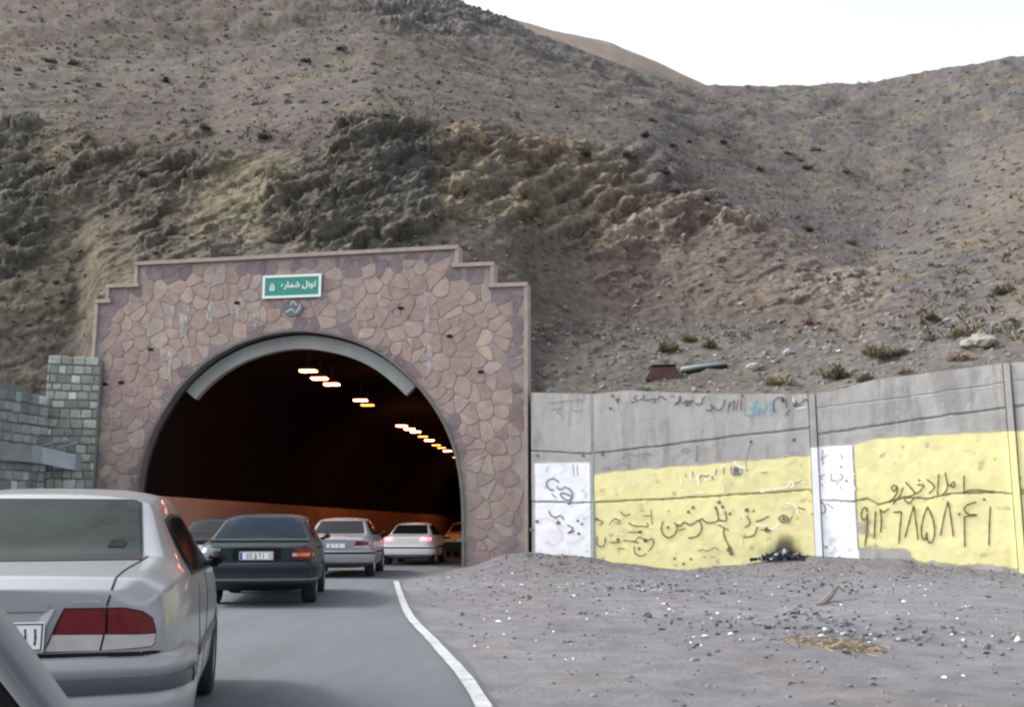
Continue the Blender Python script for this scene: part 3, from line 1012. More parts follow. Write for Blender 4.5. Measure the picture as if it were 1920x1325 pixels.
# ------------------------------------------------------------------ tunnel tube, lamps
def build_tunnel():
    prof = [a for a in arch_off(-.03)]
    root = empty('tunnel', PL.at(AC[0], 0, -1.5))
    tag(root, 'dark sooty tunnel bore behind the stone portal', 'tunnel')
    Lp = lambda s, z, d: PL.at(s, z, -1.45) + TDIR * d - root.location
    ds = [-1.15, 0, 3, 8, 16, 30, 50, 75, 100, 130, 165]
    V = [Lp(s, z, d) for d in ds for s, z in prof]
    n = len(prof)
    Fc = grid_faces(len(ds), n).tolist()
    Fc.append(list(range((len(ds) - 1) * n, len(ds) * n)))  # end cap added out of view to keep the bore dark
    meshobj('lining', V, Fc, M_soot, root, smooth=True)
    for side in (0, 1):
        pr = prof if side == 0 else prof[::-1]
        pr = [p for p in pr[:40] if p[1] < 2.25]
        off = .04 if side == 0 else -.04
        pr = [(p[0] + off, max(p[1], .0)) for p in pr] + [(pr[-1][0] + off * .2, 2.3)]
        V = [Lp(s, z, d) for d in ds for s, z in pr]
        meshobj('dado', V, grid_faces(len(ds), len(pr)), M_dado, root, smooth=True)
    # lamps
    lp = [(578, 695), (599, 709), (622, 720), (676, 750), (689, 759), (753, 798), (768, 804), (779, 809), (793, 818), (805, 825), (818, 834), (828, 839), (839, 845), (856, 857), (868, 864), (878, 870), (886, 876)]
    rot = Matrix.Rotation(-TAX, 3, 'Z')
    proto = None
    for i, (px, py) in enumerate(lp):
        p = G(px, py, 6.75)
        if i < 5: wx = .95
        else: wx = 1.05
        if proto is None:
            r = empty('tunnel_lamp', p, -TAX)
            MB().box((0, 0, .07), (.64, .38, .12), bev=.02).build('housing', M_lbox, r)
            MB().box((0, 0, -.012), (.56, .34, .04)).build('lamp_glass', M_lamp, r)
            MB().box((0, 0, .42), (.06, .06, .58)).build('bracket', M_lbox, r)
            proto = r
        else:
            r = proto.copy(); COL.objects.link(r)
            for ch in proto.children:
                c2 = ch.copy(); COL.objects.link(c2); c2.parent = r
                if i in (4, 8, 10, 11, 13) and ch.name.startswith('lamp_glass'):
                    c2.data = c2.data.copy(); c2.data.materials[0] = M_lamp2
            r.location = p
        lab = 'glowing tunnel ceiling lamp in the long receding row' if i > 4 else \
            ('glowing ceiling lamp, the frontmost at the head of the row' if i == 0 else
             'glowing ceiling lamp, middle one of the first three' if i == 1 else
             'glowing ceiling lamp, last of the first three' if i == 2 else
             'first glowing lamp of the pair between two longer lamp groups' if i == 3 else
             'fainter second glowing lamp of the pair between two longer lamp groups')
        tag(r, lab, 'ceiling lamp', 'lamps along the tunnel ceiling')


build_tunnel()


# ------------------------------------------------------------------ right retaining wall
def ips(pts):
    q = sorted(wall_sz(*p) for p in pts)
    return np.array([a for a, b in q]), np.array([b for a, b in q])


def build_wall():
    root = empty('retaining_wall', wall_at(7, 0))
    tag(root, 'grey concrete retaining wall with yellow and white painted bands and graffiti', 'wall')
    O = np.array(root.location)
    top = ips([(996, 736), (1060, 737), (1112, 738), (1180, 732), (1300, 738), (1420, 738), (1524, 738), (1560, 734), (1640, 712), (1770, 695), (1892, 680), (2300, 640)])
    j0 = ips([(1526, 766), (1700, 745), (1892, 716), (2300, 680)])
    j1 = ips([(996, 845), (1108, 851), (1180, 843), (1300, 828), (1420, 813), (1518, 803), (1532, 815), (1700, 790), (1892, 763), (2300, 730)])
    j2 = ips([(996, 940), (1108, 942), (1300, 932), (1518, 918), (1534, 938), (1600, 940), (1627, 935), (1648, 946), (1668, 940), (1695, 932), (1740, 935), (1768, 928), (1800, 925), (1865, 922), (1892, 925), (2300, 915)])
    sv = [wall_sz(1109, 800)[0], wall_sz(1517, 800)[0], wall_sz(1533, 800)[0], wall_sz(1888, 800)[0], wall_sz(1905, 800)[0]]
    send = WS0[-1]
    secs = [(0.02, sv[0]), (sv[0] + .07, sv[1]), (sv[2], sv[3]), (sv[4], send)]
    wy = {0: None, 1: ips([(1108, 890), (1180, 880), (1300, 872), (1420, 862), (1524, 853)]), 2: ips([(1526, 838), (1605, 832), (1640, 822), (1892, 808)]), 3: ips([(1892, 808), (2300, 790)])}
    ww = ips([(996, 868), (1106, 866)])
    sc_w = wall_sz(1604, 900)[0]
    soot_c = [wall_sz(1472, 1045), wall_sz(1478, 1030)]
    paints = {'white': ([], [], []), 'yellow': ([], [], []), 'soot': ([], [], [])}
    for k, (sa, sb) in enumerate(secs):
        ns = int((sb - sa) / .03) + 2
        nz = 190
        s = np.linspace(sa, sb, ns)
        zt_ = np.interp(s, *top)
        zt_ = zt_ + .025 * fbm(s * 1.5, s * 0, s * 0, 4, 13)
        tz = np.linspace(0, 1, nz)
        S = np.repeat(s[None], nz, 0)
        Zb = -.7
        Z = Zb + (zt_[None] - Zb) * tz[:, None]
        dep = .014 * fbm(S * .8, Z * .8, S * 0, 4, 23) + .006 * fbm(S * 5, Z * 5, S * 0, 3, 29)
        wob = .02 * fbm(S * 2.2, Z * 0, S * 0, 4, 37)
        for j, wd in ((j1, .026), (j2, .020), (j0, .014)):
            if j is j0 and k < 2: continue
            dz = np.abs(Z + wob - np.interp(S, *j))
            dep -= (.045 if j is not j0 else .02) * sstep(wd * 1.6, wd * .5, dz)
        # courses stand slightly proud of each other
        dep += .03 * (Z > np.interp(S, *j1)) + .015 * ((Z < np.interp(S, *j1)) & (Z > np.interp(S, *j2)))
        A = np.zeros((nz, ns, 3))
        for i in range(ns):
            b0 = np.array(wall_at(s[i], 0)); b1 = np.array(wall_at(s[i], 0, 1.0)) - b0
            A[:, i, 0] = b0[0] + b1[0] * dep[:, i]; A[:, i, 1] = b0[1] + b1[1] * dep[:, i]; A[:, i, 2] = Z[:, i]
        # add thickness: cap row at the top going back 0.45
        back = A[-1:].copy()
        for i in range(ns):
            b1 = np.array(wall_at(s[i], 0, -.45)) - np.array(wall_at(s[i], 0))
            back[0, i, :2] += b1[:2]
        low = back.copy(); low[..., 2] = -.7
        V = np.concatenate([A, back, low], 0) - O
        meshobj('wall_panel', V.reshape(-1, 3), grid_faces(nz + 2, ns), M_conc, root, smooth=False)
        # paint lies on top as its own thin skins
        yn = .045 * fbm(S * 3, Z * 3, S * 0, 5, 47)
        foot = np.interp(S, FS, FZ)
        sof = lambda d, w=.03: sstep(-w, w, d)
        zero = np.zeros_like(Z)
        if k == 0:
            white = sof(np.interp(S, *ww) + yn * .5 - Z) * sof(S - .12 + yn * .4) * sof(sb - .06 - S)
            yellow = zero
        else:
            band = sof(np.interp(S, *wy[k]) + yn - Z)
            yellow, white = band, zero
            if k == 2:
                lft = sof(sc_w + .5 * yn - S)
                white, yellow = band * lft, band * (1 - lft)
                bare = sof(foot + .30 + yn * 2 - Z, .05) * sof(S - sc_w + .4) * sof(wall_sz(1705, 1000)[0] - S, .08)
                blot = sstep(.10, .34, fbm(S * 1.2, Z * 1.2, S * 0, 4, 53)) * sof(foot + 1.0 - Z, .15) * sof(wall_sz(1720, 1000)[0] - S, .2)
                yellow = yellow * (1 - bare) * (1 - .8 * blot)
                yellow = yellow * sof(Z - foot - .12 - yn * 2)
            if k == 3:
                yellow = yellow * sof(Z - foot - .06)
        wear = 1 - .45 * sstep(.40, .66, fbm(S * 4, Z * 4, S * 0, 5, 59)) - .12 * sstep(.1, .5, fbm(S * 1.1, Z * 2.0, S * 0 + 5, 5, 67))
        keepj = 1 - .7 * sstep(-.015, -.03, dep)
        white = white * np.clip(.25 + .75 * wear, 0, 1) * keepj; yellow = yellow * np.clip(wear, 0, 1) * keepj
        dsoot = np.hypot((S - soot_c[0][0]) / 1.0, (Z - soot_c[0][1] + .10) / 1.0) + .35 * fbm(S * 2.5, Z * 1.6, S * 0, 4, 63)
        soot = .85 * sstep(.80, .15, dsoot) * (k == 1)
        for nm, mk, out in (('white', white, .004), ('yellow', yellow, .004), ('soot', soot, .009)):
            vm = mk > .02
            fm = vm[:-1, :-1] | vm[1:, :-1] | vm[:-1, 1:] | vm[1:, 1:]
            if not fm.any(): continue
            VV, FF, AA = paints[nm]
            off = np.array(wall_at((sa + sb) / 2, 0, out)) - np.array(wall_at((sa + sb) / 2, 0))
            used = np.zeros((nz, ns), bool)
            used[:-1, :-1] |= fm; used[1:, :-1] |= fm; used[:-1, 1:] |= fm; used[1:, 1:] |= fm
            ids = -np.ones((nz, ns), int)
            base = sum(len(v) for v in VV)
            ids[used] = np.arange(used.sum()) + base
            VV.append((A + off - O)[used]); AA.append(mk[used])
            FF.append(np.stack([ids[:-1, :-1][fm], ids[:-1, 1:][fm], ids[1:, 1:][fm], ids[1:, :-1][fm]], 1))
    for nm, mm, on in (('white', M_white, 'white_band'), ('yellow', M_yellow, 'yellow_band'), ('soot', M_soil, 'soot_stain')):
        VV, FF, AA = paints[nm]
        meshobj(on, np.concatenate(VV), np.concatenate(FF), mm, root, attrs={'cover': np.concatenate(AA)})
    # pilasters
    for a, b, out in ((sv[1], sv[2], -.09), (sv[3], sv[4], -.07)):
        zt2 = np.interp((a + b) / 2, *top)
        zlow = np.interp((a + b) / 2, *wy[3])
        mb = MB()
        d = (wall_at(b, 0) - wall_at(a, 0))
        ang = math.atan2(d.y, d.x)
        c = (wall_at(a, 0, out) + wall_at(b, 0, out)) / 2
        hgt = zt2 + .7
        mb.box(Vector((c.x, c.y, zt2 - hgt / 2)) - root.location + Vector((-math.sin(ang), math.cos(ang), 0)) * -.0, ((b - a) - .05, .30, hgt), Matrix.Rotation(ang, 3, 'Z'), bev=.015)
        mb.build('pilaster', M_conc2, root)
        if a == sv[1]:
            zw = np.interp((a + b) / 2, *wy[2])
            m2 = MB()
            m2.box(Vector((c.x, c.y, (zw - .4) / 2)) - root.location, ((b - a) - .045, .308, zw + .4), Matrix.Rotation(ang, 3, 'Z'), bev=.012)
            yo = m2.build('white_band', M_white, root)
            at = yo.data.attributes.new('cover', 'FLOAT', 'POINT'); at.data.foreach_set('value', np.full(len(yo.data.vertices), .85, np.float32))
        if a == sv[3]:
            m2 = MB()
            m2.box(Vector((c.x, c.y, (zlow - .4) / 2)) - root.location, ((b - a) - .045, .308, zlow + .4), Matrix.Rotation(ang, 3, 'Z'), bev=.012)
            yo = m2.build('yellow_band', M_yellow, root)
            at = yo.data.attributes.new('cover', 'FLOAT', 'POINT'); at.data.foreach_set('value', np.full(len(yo.data.vertices), .9, np.float32))
    # dark slot and pipe between the first two panels
    a = sv[0] + .035
    mb = MB()
    mb.tube([wall_at(a, -.3, -.02) - root.location, wall_at(a, np.interp(a, *j1), -.02) - root.location, wall_at(a, np.interp(a, *top) - .02, -.02) - root.location], .05, 8)
    mb.build('drain_pipe', M_pipe, root)
    mb = MB()
    for (px, py) in [(1000, 730)]:
        pass
    # graffiti
    def wp(px, py):
        s, z = wall_sz(px, py)
        return wall_at(s, z, .05 if z > np.interp(s, *j1) else (.035 if z > np.interp(s, *j2) else .022)) - root.location
    Z7 = lambda x, y: (1600 + x / 6.0, 860 + y / 6.0)
    Z5 = lambda x, y: (1230 + x / 6.16, 860 + y / 6.16)
    Z4 = lambda x, y: (990 + x / 6.62, 860 + y / 6.62)
    Z2 = lambda x, y: (990 + x / 6.19, 725 + y / 6.19)
    Z3 = lambda x, y: (1260 + x / 6.857, 725 + y / 6.857)
    Z6 = lambda x, y: (1510 + x / 5.76, 820 + y / 5.76)
    def group(mm, items, dots, name='graffiti'):
        mb = MB()
        for zf, w, pts in items: stroke_mesh(mb, [zf(*p) for p in pts], w, wp)
        for zf, c, r in dots: dot_mesh(mb, zf(*c), r, wp)
        mb.build(name, mm, root)
    B = 4.6
    num = [[(160, 600), (150, 560), (128, 545), (98, 580), (90, 640), (110, 685), (145, 670), (162, 620), (152, 800), (130, 980)],
           [(250, 585), (242, 740), (235, 890)], [(300, 565), (316, 690), (304, 830)], [(300, 568), (340, 596), (400, 558)],
           [(450, 600), (500, 596), (540, 606), (524, 780), (512, 955)], [(582, 885), (630, 700), (680, 525)], [(680, 525), (706, 720), (730, 912)],
           [(835, 540), (792, 650), (765, 800), (780, 890), (810, 903), (826, 822)], [(826, 822), (832, 902), (862, 942), (902, 905), (915, 780), (882, 640), (835, 540)],
           [(980, 865), (1022, 640), (1066, 475)], [(1066, 475), (1096, 650), (1126, 875)],
           [(1380, 485), (1290, 512), (1245, 565), (1300, 622), (1392, 626)], [(1385, 632), (1300, 640), (1250, 650)], [(1250, 645), (1252, 820), (1252, 990)], [(1540, 535), (1530, 750), (1525, 972)]]
    word = [[(1246, 185), (1244, 290), (1244, 395)], [(1244, 372), (1330, 350), (1430, 350), (1585, 372)], [(1145, 275), (1128, 258), (1102, 290), (1122, 318), (1148, 275)],
            [(1105, 300), (1062, 285), (1034, 150)], [(1062, 285), (1048, 350), (1000, 408)], [(962, 165), (955, 280), (945, 405)], [(825, 228), (912, 312), (850, 392)],
            [(720, 292), (792, 296), (742, 370), (688, 388)], [(588, 262), (650, 330), (690, 392), (600, 432)], [(560, 318), (522, 420), (440, 512)],
            [(492, 312), (460, 296), (430, 330), (462, 362), (492, 312), (482, 400), (400, 490)], [(570, 440), (622, 500), (690, 430)]]
    group(mat('brown_black_spray', (.13, .10, .03), rough=.7), [(Z7, 4.0, p) for p in num] + [(Z7, 3.6, p) for p in word] + [(Z7, 3.0, [(1890, 205), (1850, 250), (1880, 335), (1925, 360)])],
          [(Z7, (1470, 455), 2.6), (Z7, (1190, 620), 2.6), (Z7, (740, 240), 2.2)])
    big = [[(85, 720), (62, 800), (92, 880), (150, 906), (218, 870), (245, 790), (215, 740), (280, 772), (330, 730), (400, 762), (470, 720), (528, 692)],
           [(345, 800), (260, 825)], [(500, 700), (530, 800), (480, 888), (370, 915)], [(530, 685), (580, 730), (660, 732), (718, 700), (698, 560)], [(718, 700), (810, 712), (800, 600)],
           [(720, 760), (842, 822)], [(782, 800), (792, 900), (862, 1040)], [(1050, 650), (1086, 740), (1028, 792)], [(1172, 780), (1130, 880), (1008, 905)],
           [(1150, 722), (1222, 702), (1302, 660)], [(1205, 815), (1330, 822)], [(1530, 680), (1470, 650), (1420, 692), (1480, 735), (1532, 680)], [(1580, 660), (1520, 742)], [(1640, 560), (1722, 582)]]
    left = [[(850, 740), (930, 782), (885, 822)], [(1010, 810), (1082, 742), (1150, 782)], [(1150, 650), (1200, 702), (1272, 680)], [(1080, 790), (1150, 800)], [(1240, 790), (1340, 832), (1420, 832), (1492, 840), (1478, 790)],
            [(1530, 628), (1542, 812)], [(1425, 706), (1532, 702)], [(1240, 912), (1420, 902)], [(860, 960), (855, 1042), (902, 1088), (952, 1062), (962, 968)], [(1020, 1032), (1132, 1032), (1118, 980)],
            [(1120, 1112), (1202, 1112)], [(1320, 1082), (1332, 1170), (1402, 1202), (1472, 1172)], [(1318, 1040), (1382, 970), (1472, 1012), (1552, 990), (1552, 1072), (1488, 1152)], [(1180, 1010), (1300, 1020), (1380, 1040)]]
    group(M_brown, [(Z5, 4.0, p) for p in big] + [(Z4, 3.2, p) for p in left] + [(Z5, 2.2, [(485, 1060), (545, 1045), (600, 1060), (690, 1020), (720, 1060)]), (Z5, 2.2, [(530, 1125), (590, 1130)]), (Z5, 2.2, [(620, 1130), (690, 1130)])],
          [(Z5, c, r) for c, r in [((140, 790), 3), ((375, 610), 3.2), ((430, 560), 3.4), ((145, 605), 1.8), ((730, 500), 3.6), ((692, 565), 3.0), ((770, 552), 3.2), ((855, 632), 3.0), ((850, 1045), 5.5), ((872, 1090), 4.2), ((1050, 590), 4.2), ((1130, 600), 2.4), ((1280, 815), 5), ((1475, 690), 3.5), ((215, 1150), 2.5), ((405, 1155), 2.5), ((320, 1210), 2.8)]] +
          [(Z4, c, r) for c, r in [((1380, 1110), 3), ((1460, 1010), 4), ((1390, 905), 3.4), ((1115, 1000), 3), ((850, 745), 3)]])
    wtxt = [[(390, 290), (320, 245), (252, 270), (235, 322), (272, 380), (330, 382)], [(360, 342), (400, 382), (470, 350), (540, 400), (552, 480), (500, 512), (432, 480), (410, 432), (470, 430), (548, 470)],
            [(540, 482), (522, 560), (490, 550)], [(295, 428), (348, 478)], [(258, 640), (290, 702), (350, 722), (410, 702), (442, 752)], [(490, 820), (560, 862), (500, 922), (580, 890)]]
    group(mat('dark_grey_spray', (.12, .14, .17), rough=.7), [(Z4, 3.4, p) for p in wtxt] + [(Z6, 2.8, p) for p in [[(60, 820), (120, 832), (122, 780)], [(170, 822), (212, 800), (210, 740), (170, 690)], [(230, 710), (302, 762)]]],
          [(Z4, c, r) for c, r in [((378, 790), 4), ((115, 775), 3.4), ((45, 872), 3.6), ((620, 766), 2.6), ((632, 926), 3), ((672, 806), 2.4)]])
    top3 = [[(100, 120), (92, 180), (38, 232)], [(160, 180), (212, 190), (272, 180), (180, 252)], [(300, 222), (382, 220), (400, 150), (440, 132)], [(440, 300), (520, 300), (500, 222)],
            [(540, 252), (582, 300), (642, 280), (690, 160)], [(740, 200), (720, 342)], [(722, 272), (802, 180), (788, 312)], [(852, 170), (828, 302)], [(890, 160), (888, 302)],
            [(1320, 332), (1310, 200), (1372, 140), (1432, 152), (1420, 202)], [(1470, 170), (1472, 272)], [(1522, 290), (1460, 372)], [(1560, 252), (1602, 200), (1642, 232), (1722, 160), (1762, 212)]]
    top2 = [[(1272, 100), (1230, 130), (1272, 160), (1200, 187)], [(1300, 150), (1342, 140), (1340, 90)], [(1350, 160), (1422, 150), (1482, 140), (1460, 192)], [(1500, 152), (1542, 110), (1602, 152)], [(1660, 112), (1710, 110)],
            [(1772, 110), (1770, 170), (1710, 212)], [(1010, 150), (1052, 160), (1028, 192)], [(1800, 200), (1860, 160), (1840, 220)]]
    group(mat('worn_black_spray', (.10, .10, .11), rough=.7), [(Z3, 3.4, p) for p in top3] + [(Z2, 3.2, p) for p in top2], [(Z3, (905, 120), 3), (Z3, (1425, 170), 4), (Z3, (1590, 240), 4), (Z2, (985, 105), 3.2), (Z2, (962, 252), 2.8), (Z2, (1050, 150), 3), (Z3, (1570, 682), 3.6), (Z3, (1018, 705), 3), (Z2, (116, 798), 3), (Z2, (645, 798), 3), (Z2, (870, 782), 3)])
    group(M_blue, [(Z3, 4.2, p) for p in [[(1000, 260), (1062, 330), (1000, 372), (938, 350)], [(1092, 170), (1060, 270), (1142, 282), (1080, 352)], [(1210, 200), (1212, 272), (1150, 342)], [(1270, 380), (1282, 280), (1262, 180)]]], [])
    group(M_grey, [(Z2, 2.0, p) for p in [[(260, 192), (400, 172), (640, 150)], [(280, 272), (390, 240), (340, 292), (400, 332)], [(500, 262), (560, 286), (650, 266)], [(1080, 832), (1182, 780), (1252, 800), (1352, 770), (1452, 792)], [(1560, 722), (1602, 742)], [(1780, 742), (1832, 710), (1872, 742), (1832, 768), (1780, 742)]]] +
          [(Z3, 2.4, [(1018, 710), (985, 820), (958, 932)]), (Z3, 3.2, [(330, 752), (322, 850), (308, 955)]), (Z4, 2.4, [(560, 70), (572, 212)]), (Z4, 2.4, [(610, 70), (622, 212)]), (Z4, 2.2, [(930, 120), (1000, 100), (1010, 130)]), (Z4, 2.2, [(1080, 110), (1150, 60), (1250, 70)])] +
          [(Z6, 2.4, p) for p in [[(190, 130), (182, 210), (196, 292)], [(160, 240), (240, 190)], [(380, 172), (402, 232)], [(210, 400), (160, 420), (190, 452)], [(282, 390), (280, 460), (332, 462)], [(370, 392), (410, 420), (370, 462)], [(380, 520), (392, 560)], [(170, 500), (190, 530)]]] +
          [(Z5, 3.0, p) for p in [[(345, 170), (350, 215)], [(425, 140), (430, 200)], [(505, 230), (520, 190), (590, 200), (610, 180)], [(700, 110), (690, 190)], [(790, 100), (780, 180)], [(870, 80), (880, 180), (990, 170), (985, 110)], [(1040, 30), (1050, 150)], [(1210, 160), (1290, 155)], [(1600, 290), (1690, 245)]]], [(Z5, (655, 215), 3), (Z5, (925, 120), 6), (Z5, (930, 155), 6), (Z6, (445, 465), 2.4), (Z6, (145, 1155), 2.6), (Z6, (225, 1180), 2.6), (Z6, (385, 315), 2)])
    group(M_pale, [(Z5, 4.0, p) for p in [[(290, 190), (292, 300)], [(395, 160), (400, 240)], [(470, 240), (492, 180), (490, 300)], [(560, 240), (690, 215)], [(740, 130), (760, 90)], [(900, 30), (960, 90), (1080, 110)], [(1640, 620), (1602, 540), (1500, 502)], [(1420, 735), (1350, 808), (1290, 790)], [(200, 772), (290, 722)], [(1210, 385), (1320, 350)], [(1360, 345), (1500, 330), (1560, 260), (1590, 310), (1540, 330)], [(1640, 240), (1720, 280)], [(700, 740), (800, 745)], [(760, 640), (740, 560)], [(1170, 760), (1290, 770)], [(780, 320), (772, 380)], [(430, 390), (560, 385)], [(1000, 640), (1020, 720)], [(985, 900), (975, 1010)]]] +
          [(Z4, 3.4, p) for p in [[(1000, 790), (1060, 800)], [(1230, 850), (1300, 880)], [(1120, 720), (1170, 740)], [(1080, 930), (1180, 940)], [(1500, 850), (1560, 850)]]] + [(Z3, 3.2, [(1560, 130), (1562, 200)]), (Z3, 3.0, [(1600, 282), (1720, 262)])], [])
    group(M_pink, [(Z4, 2.2, p) for p in [[(150, 760), (260, 730), (380, 860), (420, 960), (360, 1050), (240, 1070)], [(480, 1040), (600, 1020), (690, 960)]]], [])


build_wall()


# ------------------------------------------------------------------ left stone block wall
def block_wall(plane, z_of, s0, s1, parent, rows, seed, colr):
    rnd = random.Random(seed)
    root = parent
    Lp = lambda s, z, o=0.0: plane.at(s, z, o) - root.location
    mb = MB()
    z = -.2
    while True:
        h = rows * rnd.uniform(.85, 1.15)
        if z > z_of(s1): break
        s = s0 + rnd.uniform(-.3, 0)
        while s < s1:
            w = rows * rnd.uniform(.75, 1.5)
            a, b = max(s, s0), min(s + w, s1)
            if b - a > .08 and z + h * .6 < z_of((a + b) / 2):
                g = .014
                q = [(a + g, z + g + rnd.uniform(0, .03)), (b - g, z + g + rnd.uniform(0, .03)), (b - g, z + h - g - rnd.uniform(0, .03)), (a + g, z + h - g - rnd.uniform(0, .03))]
                k_ = .028
                q2 = []
                for i_ in range(4):
                    p_, a_, b_ = q[i_], q[i_ - 1], q[(i_ + 1) % 4]
                    la, lb = math.dist(p_, a_), math.dist(p_, b_)
                    q2 += [(p_[0] + (a_[0] - p_[0]) * k_ / la, p_[1] + (a_[1] - p_[1]) * k_ / la), (p_[0] + (b_[0] - p_[0]) * k_ / lb, p_[1] + (b_[1] - p_[1]) * k_ / lb)]
                q2 = [(x_ + rnd.uniform(-.012, .012), y_ + rnd.uniform(-.012, .012)) for x_, y_ in q2]
                p2 = inset_poly(q2, .035)
                o = rnd.uniform(.02, .06)
                n = len(q2)
                V = [Lp(x, y, -.12) for x, y in q2] + [Lp(x, y, o * .6) for x, y in q2] + [Lp(x, y, o) for x, y in p2]
                Fc = [(i, (i + 1) % n, n + (i + 1) % n, n + i) for i in range(n)] + [(n + i, n + (i + 1) % n, 2 * n + (i + 1) % n, 2 * n + i) for i in range(n)] + [tuple(range(2 * n, 3 * n))]
                c = np.array(colr) * rnd.uniform(.65, 1.35)
                if rnd.random() < .12: c = c * 1.5
                mb.add(V, Fc, tuple(c))
            s += w
        z += h
    return mb


def build_left_wall():
    pa, pb = P(68, HOR, 34.9), P(154, HOR, 35.3)
    far = Plane(pa, pb)
    root = empty('stone_block_wall', far.at(0, 0))
    tag(root, 'greenish grey stone block wall against the left side of the portal', 'wall')
    zt1 = far.sz(110, 668)[1]
    mb = block_wall(far, lambda s: zt1, 0.0, far.L + .25, root, .30, 11, (.33, .355, .32))
    mb.build('block_courses', M_gab, root)
    Lp = lambda s, z, o=0.0: far.at(s, z, o) - root.location
    MB().prism([(0.0, -.3), (far.L + .3, -.3), (far.L + .3, zt1 - .1), (0, zt1 - .1)], Lp, 0, -.7).build('wall_core', mat('block_mortar', (.17, .18, .17), rough=.95), root)
    na, nb = P(-420, HOR, 25.5), P(76, HOR, 34.7)
    nr = Plane(na, nb)
    r2 = empty('stone_block_wall', nr.at(nr.L, 0))
    tag(r2, 'darker stone block wall running along the left roadside with a sagging top', 'wall')
    zt2 = nr.sz(10, 690)[1]
    top = lambda s: zt2 - .25 + .18 * math.sin(s * .9 + 1) - (.45 * max(0, 1 - (nr.L - s) / 1.4))
    mb = block_wall(nr, top, 0.0, nr.L, r2, .33, 12, (.27, .305, .30))
    mb.build('block_courses', M_gab, r2)
    L2 = lambda s, z, o=0.0: nr.at(s, z, o) - r2.location
    MB().prism([(0, -.3), (nr.L, -.3), (nr.L, zt2 - .9), (nr.L - 1.5, zt2 - .45), (0, zt2 - .4)], L2, 0, -.7).build('wall_core', mat('block_mortar'), r2)
    # grey metal beam fixed across the blocks
    Y = 33.6
    b = empty('metal_beam', P(70, 850, Y))
    tag(b, 'grey metal beam with a bent down end across the left stone wall', 'beam')
    O = b.location
    mb = MB()
    pts_t = [(-140, 820, 27.6), (0, 829, 32.3), (52, 835, 33.7), (80, 838, 34.2), (143, 853, 34.55)]
    pts_b = [(-140, 856, 27.6), (0, 862, 32.3), (52, 866, 33.7), (80, 869, 34.2), (140, 881, 34.55)]
    V, Fc = [], []
    for (a, t, y), (c, bb, y2) in zip(pts_t, pts_b):
        V += [P(a, t, y) - O, P(c, bb, y2) - O, P(c, bb, y2) + Vector((.1, .28, 0)) - O, P(a, t, y) + Vector((.1, .28, 0)) - O]
    for i in range(4):
        for j in range(4): Fc.append((4 * i + j, 4 * i + (j + 1) % 4, 4 * i + 4 + (j + 1) % 4, 4 * i + 4 + j))
    Fc += [(0, 1, 2, 3), (16, 17, 18, 19)]
    mb.add(V, Fc)
    mb.build('web', M_beam, b)
    for q in ([(70, 838, 34.5), (104, 829, 34.55), (132, 825, 34.6)], [(112, 838, 34.6), (130, 834, 34.65), (146, 829, 34.7)]):
        m2 = MB()
        c = [P(*t) - O for t in q]
        for i in range(len(c) - 1):
            d = c[i + 1] - c[i]
            m2.box((c[i] + c[i + 1]) / 2, (d.length * 1.0, .16, .07), Matrix.Rotation(math.atan2(-d.z, d.x), 3, 'Y'), bev=.01)
        m2.build('flange', M_beam, b)


build_left_wall()


# ------------------------------------------------------------------ cars
def eval_mesh(o):
    dg = bpy.context.evaluated_depsgraph_get()
    dg.update()
    return bpy.data.meshes.new_from_object(o.evaluated_get(dg))


SEDAN = [  # y, zbot, wmax, zmid, zbelt, wbelt, zg, wg, ztop
    (-.01, .36, .70, .60, .84, .66, .895, .60, .915),
    (.07, .30, .795, .62, .885, .745, .945, .66, .965),
    (.24, .26, .845, .62, .915, .785, .975, .69, .992),
    (.60, .22, .862, .62, .940, .805, 1.005, .70, 1.025),
    (.74, .20, .865, .62, .948, .805, 1.025, .69, 1.043),
    (1.30, .20, .866, .62, .965, .805, 1.335, .575, 1.392),
    (1.72, .20, .866, .62, .972, .805, 1.385, .585, 1.440),
    (2.30, .20, .866, .62, .972, .805, 1.390, .590, 1.452),
    (2.75, .20, .864, .62, .965, .800, 1.350, .575, 1.405),
    (3.50, .20, .858, .62, .940, .79, .995, .68, 1.015),
    (3.62, .20, .856, .62, .930, .785, .975, .66, .995),
    (4.15, .22, .845, .60, .845, .76, .885, .60, .905),
    (4.42, .26, .76, .55, .70, .66, .745, .50, .765),
    (4.50, .34, .62, .50, .60, .54, .63, .40, .645)]


def sedan_table(L=4.5, H=1.45, W=1.73, deck=1.0, box=0.0, base=.74, roof=1.30, up=0.0):
    out = []
    for (y, zb, wm, zm, zbe, wb, zg, wg, zt) in SEDAN:
        kz = H / 1.45
        kw = W / 1.73
        kl = L / 4.5
        yy = y
        if abs(y - .74) < 1e-6: yy = base
        if abs(y - .60) < 1e-6: yy = base - .13
        if abs(y - 1.30) < 1e-6: yy = roof
        yy *= kl
        if y < 1.0:
            zbe, zg, zt = zbe * deck + up, zg * deck + up, zt * deck + up
            zm += up
            wg = wg + box * .055
            if box: wm = wm + box * (.866 - wm) * .85; wb = wb + box * .05
        elif 1.2 < y < 2.9:
            wg = wg + box * .045
        out.append((yy, zb, wm * kw, zm, zbe * kz, wb * kw, zg * kz, wg * kw, zt * kz))
    return out


